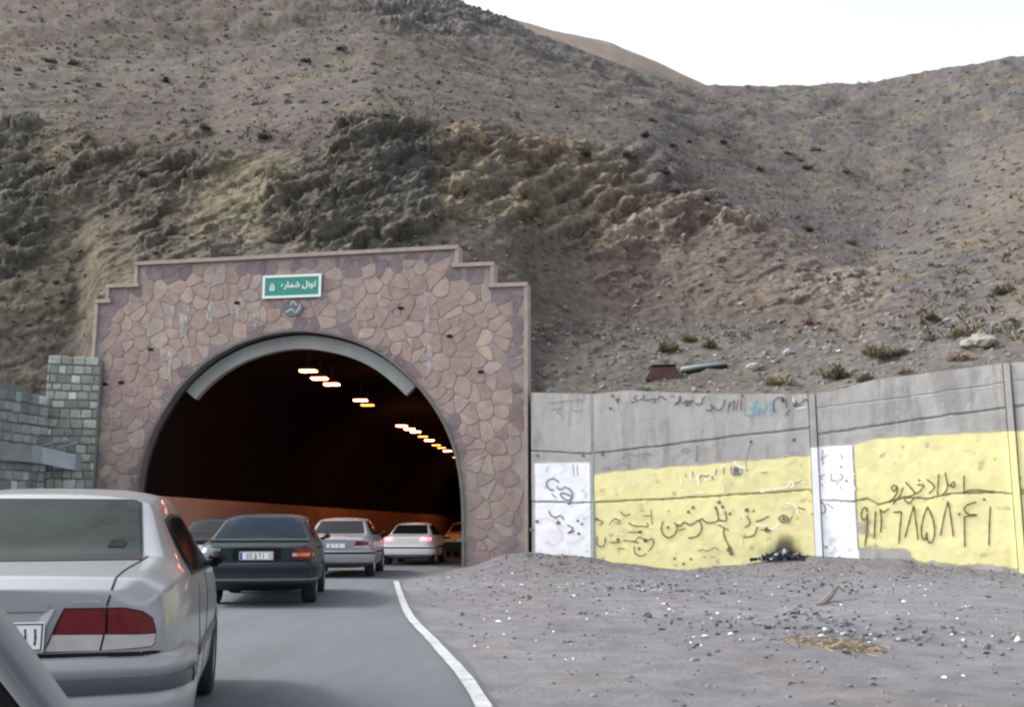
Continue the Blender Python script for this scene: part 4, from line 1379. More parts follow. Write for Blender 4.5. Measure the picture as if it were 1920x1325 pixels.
def car_body(tab, wheels, wr, name, m, parent):
    bm = bmesh.new()
    rings = []
    for (y, zb, wm, zm, zbe, wb, zg, wg, zt) in tab:
        half = [(0, zb), (wm * .80, zb), (wm * .965, zb + .09), (wm, zm), (wm * .985, zbe - .10), (wb + .02, zbe), (wg, zg), (wg * .72, zt - .012), (0, zt)]
        row = [bm.verts.new((x, y, z)) for x, z in half] + [bm.verts.new((-x, y, z)) for x, z in half[1:-1][::-1]]
        rings.append(row)
    n = len(rings[0])
    cl = bm.edges.layers.float.new('crease_edge')
    for i in range(len(rings) - 1):
        for j in range(n):
            bm.faces.new((rings[i][j], rings[i + 1][j], rings[i + 1][(j + 1) % n], rings[i][(j + 1) % n]))
    h = 8
    for row, flip in ((rings[0], 0), (rings[-1], 1)):
        for j in range(h):
            a, b = row[j], row[j + 1]
            c, d = row[(n - j - 1) % n], row[(n - j) % n]
            q = [a, b, c, d]
            q = list(dict.fromkeys(q))
            if len(q) >= 3: bm.faces.new(q if not flip else q[::-1])
    bm.edges.ensure_lookup_table()
    def crease(a, b, v):
        e = bm.edges.get((a, b))
        if e: e[cl] = v
    for i in range(len(rings) - 1):
        for j, v in ((5, .75), (n - 5, .75), (6, .55), (n - 6, .55), (2, .5), (n - 2, .5)): crease(rings[i][j], rings[i + 1][j], v)
    for j in list(range(5, n - 5)): crease(rings[1][j], rings[1][(j + 1) % n], .55)
    for i in (4, 5, 8, 9):
        for j in list(range(5, n - 5)): crease(rings[i][j], rings[i][(j + 1) % n], .7)
    for j in range(n): crease(rings[0][j], rings[0][(j + 1) % n], .45)
    bmesh.ops.recalc_face_normals(bm, faces=bm.faces[:])
    me = bpy.data.meshes.new(name); bm.to_mesh(me); bm.free()
    tmp = bpy.data.objects.new('tmp', me); COL.objects.link(tmp)
    s = tmp.modifiers.new('s', 'SUBSURF'); s.levels = 3; s.render_levels = 3
    me1 = eval_mesh(tmp)
    tmp.modifiers.remove(s)
    bvh = BVHTree.FromPolygons([v.co.copy() for v in me1.vertices], [tuple(p.vertices) for p in me1.polygons])
    tmp.data = me1
    cb = bmesh.new()
    for y in wheels:
        for sx in (-1, 1):
            M = Matrix.Translation((sx * .86, y, wr)) @ Matrix.Rotation(R(90), 4, 'Y')
            bmesh.ops.create_cone(cb, cap_ends=True, segments=32, radius1=wr + .055, radius2=wr + .055, depth=.56, matrix=M)
    cm = bpy.data.meshes.new('cut'); cb.to_mesh(cm); cb.free()
    co = bpy.data.objects.new('cut', cm); COL.objects.link(co)
    bo = tmp.modifiers.new('b', 'BOOLEAN'); bo.operation = 'DIFFERENCE'; bo.object = co; bo.solver = 'EXACT'
    me2 = eval_mesh(tmp)
    bpy.data.objects.remove(tmp); bpy.data.objects.remove(co)
    me2.materials.clear(); me2.materials.append(m)
    me2.polygons.foreach_set('use_smooth', np.ones(len(me2.polygons), bool))
    me2.set_sharp_from_angle(angle=R(38))
    me2.name = name
    o = bpy.data.objects.new(name, me2); COL.objects.link(o); o.parent = parent
    return o, bvh


def conform(name, outline, axis, bvh, m, parent, off=.004, thick=.012, res=.05, sgn=1):
    """panel following the body: outline in (x,z) from the rear/front or (y,z) from a side"""
    xs = [p[0] for p in outline]; ys = [p[1] for p in outline]
    # densify outline
    ol = []
    for i in range(len(outline)):
        a, b = outline[i], outline[(i + 1) % len(outline)]
        k = max(1, int(math.hypot(b[0] - a[0], b[1] - a[1]) / res))
        ol += [(a[0] + (b[0] - a[0]) * t / k, a[1] + (b[1] - a[1]) * t / k) for t in range(k)]
    gx, gy = np.meshgrid(np.arange(min(xs), max(xs), res), np.arange(min(ys), max(ys), res))
    sd = polysd(gx.ravel(), gy.ravel(), outline)
    inn = [(float(a), float(b)) for a, b, s in zip(gx.ravel(), gy.ravel(), sd) if s > res * .45]
    pts = [Vector(p) for p in ol + inn]
    n = len(ol)
    r = delaunay_2d_cdt(pts, [(i, (i + 1) % n) for i in range(n)], [], 1, 1e-5)
    V2, E2, F2 = r[0], r[1], r[2]
    tops, bots = [], []
    for p in V2:
        if axis == 'rear': o, d = Vector((p[0], -3, p[1])), Vector((0, 1, 0))
        elif axis == 'top': o, d = Vector((p[0], p[1], 4)), Vector((0, 0, -1))
        else: o, d = Vector((sgn * 3, p[0], p[1])), Vector((-sgn, 0, 0))
        h = bvh.ray_cast(o, d)
        if h[0] is None:
            tgt = Vector((p[0], 0, p[1])) if axis == 'rear' else Vector((sgn * .8, p[0], p[1]))
            h = bvh.find_nearest(tgt)
        nn = h[1] if h[1].dot(d) < 0 else -h[1]
        tops.append(h[0] + nn * off); bots.append(h[0] + nn * (off - thick))
    k = len(V2)
    Fc = [tuple(f) for f in F2]
    edges = {}
    for f in F2:
        for i in range(len(f)):
            e = (f[i], f[(i + 1) % len(f)])
            edges[e] = edges.get(e, 0) + 1
    for (a, b) in list(edges):
        if (b, a) not in edges: Fc.append((a, b, b + k, a + k)[::-1])
    o = meshobj(name, tops + bots, Fc, m, parent, smooth=False)
    bm = bmesh.new(); bm.from_mesh(o.data)
    bmesh.ops.recalc_face_normals(bm, faces=bm.faces[:])
    bm.to_mesh(o.data); bm.free()
    me = o.data
    me.polygons.foreach_set('use_smooth', np.ones(len(me.polygons), bool))
    me.set_sharp_from_angle(angle=R(40))
    # make sure the outer skin faces away from the car
    return o


def seam(name, pts, axis, bvh, parent, w=.010, sgn=1, m=None):
    """thin dark joint drawn as a narrow conforming strip"""
    L_, R_ = [], []
    pts = [Vector((p[0], p[1])) for p in pts]
    for i, p in enumerate(pts):
        t = pts[min(i + 1, len(pts) - 1)] - pts[max(i - 1, 0)]
        t.normalize()
        nn = Vector((-t.y, t.x)) * (w / 2)
        L_.append(tuple(p + nn)); R_.append(tuple(p - nn))
    return conform(name, L_ + R_[::-1], axis, bvh, m or M_gap, parent, off=.003, thick=.008, res=.06, sgn=sgn)


def wheel(parent, x, y, r, sgn):
    w = empty('wheel', (x, y, r)); w.parent = parent
    prof = [(.10, r * .62), (.115, r * .70), (.115, r * .90), (.095, r * .985), (.04, r), (-.04, r), (-.095, r * .985), (-.115, r * .9), (-.115, r * .62)]
    def lathe(pf, n=32):
        V = [(a * sgn, b * math.cos(2 * math.pi * k / n), b * math.sin(2 * math.pi * k / n)) for a, b in pf for k in range(n)]
        Fc = [(i * n + k, i * n + (k + 1) % n, (i + 1) * n + (k + 1) % n, (i + 1) * n + k) for i in range(len(pf) - 1) for k in range(n)]
        return V, Fc
    mb = MB(); mb.add(*lathe(prof)); mb.build('tyre', M_tyre, w, True)
    mb = MB(); mb.add(*lathe([(.0, .001), (.085, .03), (.075, r * .30), (.06, r * .45), (.095, r * .60), (.105, r * .635), (-.1, r * .635)])); mb.build('rim', M_rim, w, True)


def bumper(parent, prof, m, name, y1, half, yb, cr=.2, mirror_y=None):
    """sweep a section (outward, z) round the tail"""
    path = [(half, y1), (half, y1 * .6), (half - .005, .30), (half - .03, .17), (half - .10, .06), (half - .24, yb + .03), (half - .45, yb), (0, yb - .025)]
    path = path + [(-x, y) for x, y in path[:-1][::-1]]
    path = [tuple(p.xy) for p in spline([(x, y, 0) for x, y in path], 3)]
    if mirror_y is not None: path = [(x, mirror_y - y) for x, y in path]
    V, Fc = [], []
    n = len(prof)
    for i, (x, y) in enumerate(path):
        a, b = path[max(i - 1, 0)], path[min(i + 1, len(path) - 1)]
        tx, ty = b[0] - a[0], b[1] - a[1]
        l = math.hypot(tx, ty)
        nx, ny = ty / l, -tx / l
        if nx * x + ny * (y - 1.0) < 0 and mirror_y is None: nx, ny = -nx, -ny
        if mirror_y is not None and nx * x + ny * (y - mirror_y + 1.0) < 0: nx, ny = -nx, -ny
        V += [(x + nx * o, y + ny * o, z) for o, z in prof]
    for i in range(len(path) - 1):
        for j in range(n): Fc.append((i * n + j, i * n + (j + 1) % n, (i + 1) * n + (j + 1) % n, (i + 1) * n + j))
    k = len(path) - 1
    Fc += [tuple(range(n)), tuple(range(k * n, (k + 1) * n))]
    mb = MB(); mb.add(V, Fc)
    o = mb.build(name, m, parent, True)
    o.data.set_sharp_from_angle(angle=R(50))
    return o


def mirror_x(pts): return [(-x, z) for x, z in pts][::-1]


def car(name, label, loc, heading, tab, paint, bump_m, L, lights, glass=M_glass, wr=.305, wheels=(.98, 3.65), detail=.05, plate_txt=None, hero=False, boxy=False, strip=True, kz=1.0, group=None, rw=None, side_y=(0.98, 3.25), scl=1.0):
    root = empty(name, loc, -heading)
    root.scale = (scl, scl, scl)
    tag(root, label, 'car', group)
    body, bvh = car_body(tab, wheels, wr, 'body', paint, root)
    for y in wheels:
        for sg in (-1, 1): wheel(root, sg * .745, y, wr, sg)
    # rear window with its black surround
    rw = rw or [(-.60, 1.045), (.60, 1.045), (.595, 1.10), (.515, 1.335), (.46, 1.352), (-.46, 1.352), (-.515, 1.335), (-.595, 1.10)]
    rw = [(x, z * kz) for x, z in rw]
    seal = conform('window_seal', rw, 'rear', bvh, M_trim, root, off=.004, thick=.02, res=detail)
    cz = sum(p[1] for p in rw) / len(rw)
    rin = [(x * (.968), cz + (z - cz) * .90) for x, z in rw]
    conform('rear_window', rin, 'rear', bvh, glass, root, off=.008, thick=.02, res=detail)
    # windscreen from the front side
    fw = [(-.64, 1.03 * kz), (.64, 1.03 * kz), (.52, 1.34 * kz), (-.52, 1.34 * kz)]
    # side windows
    y0, y1 = side_y
    for sg in (-1, 1):
        outs = [(y0 + .02, 1.012), (y1, .985), (y1 - .62, 1.325), (y1 - .9, 1.352), (y0 + .75, 1.352), (y0 + .42, 1.315)]
        outs = [(a, b * kz) for a, b in outs]
        conform('side_window_trim', outs, 'side', bvh, M_trim, root, off=.003, thick=.015, res=detail, sgn=sg)
        def ztop(y):
            q = [outs[5], outs[4], outs[3], outs[2], outs[1]]
            return float(np.interp(y, [outs[0][0]] + [a for a, b in q], [outs[0][1]] + [b for a, b in q])) - .022
        def zbot(y): return float(np.interp(y, [outs[0][0], outs[1][0]], [outs[0][1], outs[1][1]])) + .016
        for a, b in ((y0 + .10, y0 + .44), (y0 + .49, y0 + 1.20), (y0 + 1.28, y1 - .10)):
            ysn = np.linspace(a, b, 6)
            pl = [(y, zbot(y)) for y in ysn] + [(y, max(ztop(y), zbot(y) + .01)) for y in ysn[::-1]]
            conform('side_window', pl, 'side', bvh, glass if hero is False else M_glass, root, off=.006, thick=.01, res=detail, sgn=sg)
        # door joints, handles, rub strip, sill
        seam('door_gap', [(y0 + .47, .98 * kz), (y0 + .46, .75), (y0 + .60, .60), (y0 + .62, .32)], 'side', bvh, root, sgn=sg)
        seam('door_gap', [(y0 + 1.24, .98 * kz), (y0 + 1.24, .6), (y0 + 1.24, .30)], 'side', bvh, root, sgn=sg)
        for yh in (y0 + .60, y0 + 1.42):
            conform('door_handle', [(yh, .855 * kz), (yh + .17, .855 * kz), (yh + .17, .885 * kz), (yh, .885 * kz)], 'side', bvh, paint if hero else M_trim, root, off=.022, thick=.02, res=.06, sgn=sg)
        if strip:
            conform('rub_strip', [(y0 + .50, .545), (y1 + .0, .545), (y1 + .0, .595), (y0 + .50, .595)], 'side', bvh, M_trim if not hero else mat('grey_strip', (.10, .10, .11), rough=.5), root, off=.016, thick=.018, res=.08, sgn=sg)
        # door mirror
        mb = MB()
        mb.box((sg * (.87 if hero else .91), y1 - .10, 1.05 * kz), (.13, .09, .09), bev=.03)
        mb.box((sg * .83, y1 - .07, 1.005 * kz), (.10, .05, .05), bev=.01)
        mb.build('door_mirror', M_trim, root, True)
    # windscreen
    V, Fc = [], []
    def hitf(x, z):
        h = bvh.ray_cast(Vector((x, 8, z)), Vector((0, -1, 0)))
        return h[0] + h[1] * .005 if h[0] else None
    gx, gz = np.linspace(-1, 1, 13), np.linspace(0, 1, 9)
    ok = True
    for t in gz:
        for u in gx:
            p = hitf(u * (.62 + (.50 - .62) * t), (1.045 + (1.335 - 1.045) * t) * kz)
            if p is None: ok = False; break
            V.append(p)
        if not ok: break
    if ok: meshobj('windscreen', V, grid_faces(9, 13).tolist(), M_glass, root, smooth=True)
    lights(root, bvh, detail)
    return root, bvh


def plate(root, bvh, x, z, w, h, y_off=0.0, text='', digits=None):
    hit = bvh.ray_cast(Vector((x, -3, z)), Vector((0, 1, 0)))
    y = hit[0].y - .016 - y_off
    p = MB().box((x, y, z), (w, .012, h), bev=.004).build('number_plate', M_plate, root)
    b = MB()
    t = .006
    for c, s in (((x, y - .0065, z + h / 2 - .008), (w - .012, .003, t)), ((x, y - .0065, z - h / 2 + .008), (w - .012, .003, t)), ((x - w / 2 + .009, y - .0065, z), (t, .003, h - .022)), ((x + w / 2 - .009, y - .0065, z), (t, .003, h - .022))):
        b.box(c, s)
    b.build('plate_border', M_ink, p)
    b = MB(); b.box((x - w / 2 + .030, y - .0068, z), (.034, .003, h - .026)); b.build('plate_band', M_ink2, p)
    b = MB()
    pl = lambda a, c: Vector((x + a, y - .0078, z + c))
    for st in digits or []: stroke_mesh(b, st, .012, pl)
    b.build('plate_digits', M_ink, p)
    return p


def digit(ch, x, h=.062):
    D = {'1': [[(0, h / 2), (.004, 0), (.003, -h / 2)]], '7': [[(-.016, h / 2), (0, -h / 2), (.016, h / 2)]], '8': [[(-.016, -h / 2), (0, h / 2), (.016, -h / 2)]],
         '5': [[(0, h / 2), (-.016, -h / 4), (-.004, -h / 2), (0, -h / 5)], [(0, -h / 5), (.006, -h / 2), (.016, -h / 4), (0, h / 2)]],
         '2': [[(-.010, h / 2), (-.008, -h / 2)], [(-.010, h / 2), (0, h / 3), (.014, h / 2)]], '9': [[(.008, h / 4), (0, h / 2), (-.010, h / 4), (.006, h / 6), (.008, -h / 2)]]}
    return [[(x + a, b) for a, b in st] for st in D[ch]]


CONF, SEAM, BUMP = conform, seam, bumper


def hero_lights(root, bvh, res):
    r = .03
    UP = .05
    def conform(n, ol, ax, *k, **w): return CONF(n, [(x, z + (UP if ax == 'rear' else 0)) for x, z in ol], ax, *k, **w)
    def seam(n, ol, ax, *k, **w): return SEAM(n, [(x, z + (UP if ax == 'rear' else 0)) for x, z in ol], ax, *k, **w)
    def bumper(p, pr, *k, **w): return BUMP(p, [(o, z + UP) for o, z in pr], *k, **w)
    for sg in (1, -1):
        fx = (lambda q: q) if sg == 1 else mirror_x
        lens = conform('tail_light', fx([(.335, .763), (.52, .760), (.545, .760), (.543, .868), (.375, .868), (.350, .81)]), 'rear', bvh, M_redl, root, off=.010, thick=.03, res=r)
        conform('reversing_lens', fx([(.302, .690), (.525, .690), (.537, .757), (.33, .760), (.318, .725)]), 'rear', bvh, M_clear, lens, off=.010, thick=.03, res=r)
        l2 = conform('tail_light', fx([(.556, .762), (.74, .756), (.742, .775), (.728, .820), (.69, .850), (.62, .866), (.553, .868)]), 'rear', bvh, M_redl, root, off=.010, thick=.03, res=r)
        conform('indicator_lens', fx([(.535, .690), (.735, .700), (.745, .715), (.746, .752), (.546, .757)]), 'rear', bvh, M_clear, l2, off=.010, thick=.03, res=r)
        conform('light_seal', fx([(.296, .684), (.74, .695), (.752, .714), (.751, .770), (.735, .823), (.695, .855), (.62, .872), (.368, .873), (.340, .81)]), 'rear', bvh, M_gap, root, off=.004, thick=.02, res=r)
    conform('window_sticker', [(.42, 1.115), (.50, 1.11), (.51, 1.135), (.49, 1.15), (.43, 1.15)], 'rear', bvh, M_gap, root, off=.012, thick=.008, res=r)
    # boot lid joint and recessed plate panel
    for sg in (1, -1):
        seam('boot_gap', [(sg * .545, .878), (sg * .555, .92), (sg * .56, .955)], 'rear', bvh, root, w=.008)
        seam('boot_gap', [(sg * .56, .0), (sg * .575, .2), (sg * .60, .45), (sg * .63, .72)], 'top', bvh, root, w=.009)
        conform('garnish', [(sg * .275, .70), (sg * .292, .78), (sg * .33, .868), (sg * .30, .868), (sg * .255, .80), (sg * .235, .70)], 'rear', bvh, mat('pale_garnish', (.62, .63, .64), rough=.3, metal=.5), root, off=.014, thick=.03, res=r)
    conform('plate_recess', [(-.27, .665), (.27, .665), (.275, .70), (.30, .845), (.29, .855), (-.29, .855), (-.30, .845), (-.275, .70)], 'rear', bvh, mat('recess_paint', (.40, .40, .43), rough=.4, metal=.4), root, off=.003, thick=.01, res=r)
    conform('boot_handle', [(-.31, .862), (.31, .862), (.30, .888), (-.30, .888)], 'rear', bvh, M_silver, root, off=.028, thick=.04, res=r)
    conform('badge', [(.40, .893), (.52, .893), (.52, .905), (.40, .905)], 'rear', bvh, mat('badge_chrome', (.4, .4, .42), rough=.3, metal=.8), root, off=.006, thick=.01, res=r)
    conform('bumper_gap', [(-.76, .660), (.76, .660), (.78, .672), (.74, .680), (-.74, .680), (-.78, .672)], 'rear', bvh, M_gap, root, off=.002, thick=.01, res=r)
    dg = digit('1', .192, .07) + digit('1', .232, .07) + digit('7', -.13) + digit('2', -.09) + digit('5', -.02) + digit('8', .04) + digit('9', .09)
    plate(root, bvh, .03, .755 + UP, .54, .125, .012, digits=dg)
    prof = [(-.06, .655), (.030, .664), (.052, .648), (.062, .615), (.062, .59), (.052, .577), (.052, .50), (.062, .49), (.066, .44), (.055, .34), (.02, .27), (-.06, .27)]
    b = bumper(root, prof, M_silverb, 'bumper', .60, .845, .0)
    bumper(root, [(.040, .573), (.066, .570), (.070, .54), (.066, .508), (.040, .505)], mat('bumper_strip', (.05, .055, .065), rough=.4), 'bumper_strip', .50, .845, .0).parent = b
    bumper(root, [(-.06, .62), (.03, .62), (.055, .58), (.06, .40), (.03, .25), (-.06, .25)], M_silverb, 'front_bumper', .55, .79, .0, mirror_y=4.50)


def green_lights(root, bvh, res):
    r = .05
    for sg in (1, -1):
        fx = (lambda q: q) if sg == 1 else mirror_x
        redm = M_redl if sg == 1 else mat('painted_reflection_lens', (.17, .19, .23), rough=.25, coat=.5, var=.2, scale=12)  # left lens has a grey blue reflection painted into its colour
        t = conform('tail_light', fx([(.53, .80), (.835, .80), (.835, .87), (.53, .87)]), 'rear', bvh, redm, root, off=.012, thick=.03, res=r)
        conform('indicator_lens', fx([(.605, .745), (.835, .745), (.835, .795), (.605, .795)]), 'rear', bvh, M_amber if sg == 1 else mat('painted_reflection_lens'), t, off=.012, thick=.03, res=r)
        conform('reversing_lens', fx([(.53, .745), (.60, .745), (.60, .795), (.53, .795)]), 'rear', bvh, M_clear, t, off=.012, thick=.03, res=r)
        conform('lower_lens', fx([(.53, .70), (.835, .70), (.835, .74), (.53, .74)]), 'rear', bvh, redm, t, off=.012, thick=.03, res=r)
        conform('light_seal', fx([(.515, .685), (.845, .685), (.845, .885), (.515, .885)]), 'rear', bvh, M_gap, root, off=.004, thick=.02, res=r)
        if sg == 1: t['label'] = 'red tail light with amber band'
        else: t['label'] = 'tail light coloured with a grey blue reflection'
    conform('plate_recess', [(-.36, .69), (.36, .69), (.36, .865), (-.36, .865)], 'rear', bvh, M_gap, root, off=.003, thick=.01, res=r)
    conform('boot_lip', [(-.74, .955), (.74, .955), (.74, .975), (-.74, .975)], 'rear', bvh, M_greenb, root, off=.03, thick=.05, res=r)
    dg = digit('1', .19, .08) + digit('2', .225, .08) + digit('7', -.13, .08) + digit('8', -.08, .08) + digit('5', -.01, .08) + digit('9', .05, .08) + digit('1', .10, .08)
    plate(root, bvh, 0.0, .755, .50, .125, .01, digits=dg)
    b = bumper(root, [(-.06, .655), (.05, .660), (.075, .64), (.08, .60), (.075, .56), (.062, .545), (.06, .42), (.05, .36), (.0, .33), (-.06, .33)], M_greenb, 'bumper', .60, .845, .0)
    bumper(root, [(.05, .555), (.084, .552), (.086, .535), (.05, .53)], M_trim, 'bumper_strip', .5, .845, .0).parent = b
    bumper(root, [(-.06, .42), (.062, .42), (.068, .405), (.058, .385), (-.06, .38)], mat('bumper_edge', (.10, .115, .12), rough=.5), 'bumper_edge', .5, .845, .0).parent = b


def small_lights(redm, pz=.74, w=.30, plate_on=True, bm=None, z0=.74, z1=.86):
    def f(root, bvh, res):
        for sg in (1, -1):
            fx = (lambda q: q) if sg == 1 else mirror_x
            t = conform('tail_light', fx([(.76 - w, z0), (.77, z0 + .01), (.77, z1 - .02), (.79 - w, z1)]), 'rear', bvh, redm, root, off=.012, thick=.03, res=.06)
            if redm is M_redl: conform('reversing_lens', fx([(.74 - w, z0 - .05), (.76, z0 - .04), (.765, z0 + .005), (.755 - w, z0 - .005)]), 'rear', bvh, M_clear, t, off=.010, thick=.03, res=.06)
        if plate_on: plate(root, bvh, 0, pz, .5, .115, .01, digits=digit('5', -.1) + digit('1', 0) + digit('8', .1))
        b = bumper(root, [(-.06, .63), (.04, .635), (.062, .60), (.062, .46), (.04, .36), (-.06, .32)], bm or M_silverb, 'bumper', .60, .845, .0)
        bumper(root, [(.045, .60), (.07, .595), (.07, .55), (.045, .545)], M_trim, 'bumper_strip', .5, .845, .0).parent = b
    return f


def place_rear(px, py, off=0.0):
    """ground point under a rear corner seen at a pixel"""
    return G(px, py)


HEAD = R(-13)
car('saloon_car', 'silver saloon, the largest car, cut off by the left picture edge', (-2.33, 4.62, 0), HEAD, sedan_table(H=1.52, up=.048), M_silver, M_silverb, 4.5, hero_lights, glass=M_glassd, detail=.035, hero=True, rw=[(-.61, 1.11), (.61, 1.11), (.60, 1.15), (.525, 1.405), (.48, 1.425), (-.48, 1.425), (-.525, 1.405), (-.60, 1.15)])
car('saloon_car', 'dark green boxy saloon with a white number plate queueing before the tunnel', (-4.10, 17.0, 0), R(-7.5), sedan_table(H=1.41, W=1.71, box=1.0, base=.52, roof=1.04), M_green, M_greenb, 4.4, green_lights, scl=1.065,
    wr=.29, detail=.06, kz=.972, glass=mat('tinted_car_glass', (.006, .016, .026), rough=.14, spec=.10, var=.3, scale=3), side_y=(.86, 3.25), rw=[(-.70, 1.04), (.70, 1.04), (.69, 1.08), (.575, 1.36), (.54, 1.375), (-.54, 1.375), (-.575, 1.36), (-.69, 1.08)])
car('saloon_car', 'silver saloon entering the tunnel just right of the dark green one', (-4.42, 26.4, 0), R(-2.5), sedan_table(H=1.42), M_silver, M_silverb, 4.5, small_lights(M_redl), detail=.08, kz=.98, scl=1.06)
car('saloon_car', 'white saloon with glowing red brake lights inside the tunnel', (-3.46, 34.6, 0), R(3), sedan_table(H=1.40, W=1.66), M_wcar, M_wcar, 4.3, small_lights(M_brake, plate_on=False, bm=M_wcar, w=.32, z0=.80, z1=.90), detail=.08, kz=.965)
car('saloon_car', 'orange car half hidden by the right jamb of the tunnel', (-2.05, 43.0, 0), R(5), sedan_table(H=1.46, W=1.66), M_orange, M_orange, 4.3, small_lights(M_redl, bm=M_trim, pz=.7), detail=.08)
car('saloon_car', 'dark saloon half hidden between the large silver and the dark green saloons', (-7.05, 24.5, 0), R(-6), sedan_table(H=1.42), M_dkcar, M_trim, 4.5, small_lights(M_redl, bm=M_trim), detail=.08, kz=.98, scl=1.06)


# ------------------------------------------------------------------ the photographer's own car (corner of the view)
def build_own_car():
    a = [P(-176, 934, .78), P(-46, 1115, .92), P(96, 1306, 1.10), P(188, 1430, 1.24)]
    root = empty('saloon_car', a[-1])
    tag(root, 'blurred grey windscreen pillar of the nearest car, lower left corner', 'car')
    O = root.location
    def bar(offs, y_off, w, d, name, m):
        V, Fc = [], []
        n = 10
        pts = spline([p - O for p in a], 4)
        for i, p in enumerate(pts):
            t = (pts[min(i + 1, len(pts) - 1)] - pts[max(i - 1, 0)]).normalized()
            s = t.cross(Vector((0, 1, 0))).normalized()
            if s.x < 0: s = -s
            u = s.cross(t).normalized()
            for k in range(n):
                th = 2 * math.pi * k / n
                cs, sn = math.cos(th), math.sin(th)
                cs = math.copysign(abs(cs) ** .6, cs); sn = math.copysign(abs(sn) ** .6, sn)
                V.append(p + s * (offs + w / 2 * cs) + u * (y_off + d / 2 * sn))
        for i in range(len(pts) - 1):
            for k in range(n): Fc.append((i * n + k, i * n + (k + 1) % n, (i + 1) * n + (k + 1) % n, (i + 1) * n + k))
        Fc += [tuple(range(n)), tuple(range((len(pts) - 1) * n, len(pts) * n))]
        mb = MB(); mb.add(V, Fc)
        return mb.build(name, m, root, True)
    bar(.001, -.004, .021, .028, 'gutter', M_gutter)
    bar(-.0105, .008, .008, .02, 'gutter_groove', M_gap)
    bar(-.025, .004, .025, .02, 'pillar_skin', M_pillar)
    bar(-.041, .012, .010, .03, 'window_seal', M_gap)
    # windscreen glass running away to the left, bonnet below it
    pts = [p - O for p in spline(a, 3)]
    V, Fc = [], []
    for p in pts:
        for k in range(7):
            V.append(p + Vector((-.045 - k * .22, .02 + .10 * math.sin(k / 6 * math.pi), .0)))
    meshobj('windscreen', V, grid_faces(len(pts), 7).tolist(), mat('dark_windscreen', (.004, .004, .005), rough=.6, spec=.08), root, smooth=True)
    base = a[-1]
    V = []
    for i, y in enumerate(np.linspace(0.02, 1.05, 8)):
        for k in range(9):
            x = .02 - k * .19
            z = -.03 - .10 * (y / 1.05) ** 2 - .03 * ((k - 4) / 4) ** 2 - (.05 if k in (0, 8) else 0)
            V.append(Vector((x - .12 * y * (0 if k > 4 else 1) * (1 - k / 4), y, z)))
    meshobj('bonnet', V, grid_faces(8, 9).tolist(), M_pillar, root, smooth=True)


build_own_car()


# ------------------------------------------------------------------ plants, rubble, litter
def tuft(rnd, r, h, n, c0, c1):
    """one dry shrub: short twig leaves through a low uneven dome"""
    V, Fc, C = [], [], []
    lob = [(rnd.uniform(0, 2 * math.pi), rnd.uniform(.2, .6), rnd.uniform(.5, 1.0)) for _ in range(5)]
    ls = .30 if n < 20 else .15
    for i in range(n):
        a, d, k_ = rnd.choice(lob)
        u = Vector((rnd.gauss(0, 1), rnd.gauss(0, 1), abs(rnd.gauss(0, 1)))).normalized() * (rnd.random() ** .45)
        c = Vector((math.cos(a) * d * r + u.x * r * .5, math.sin(a) * d * r + u.y * r * .5, u.z * h * k_))
        t = Vector((c.x + rnd.uniform(-.6, .6) * r, c.y + rnd.uniform(-.6, .6) * r, abs(c.z) + r * rnd.uniform(0, .8))).normalized()
        s = t.cross(Vector((rnd.uniform(-1, 1), rnd.uniform(-1, 1), rnd.uniform(-1, 1)))).normalized()
        l, w = r * ls * rnd.uniform(.6, 1.5), r * ls * rnd.uniform(.15, .40)
        k = len(V)
        V += [c - t * l, c - s * w, c + s * w, c + t * l]
        Fc += [(k, k + 1, k + 2), (k + 1, k + 3, k + 2)]
        q = rnd.random()
        C += [[c0[j] * (1 - q) + c1[j] * q for j in range(3)]] * 4
    return V, Fc, C


OLIVE = ((.065, .062, .040), (.135, .125, .078))
STRAW = ((.12, .105, .065), (.20, .17, .105))
DARKB = ((.042, .042, .034), (.085, .08, .064))
RED = ((.10, .055, .045), (.17, .12, .095))


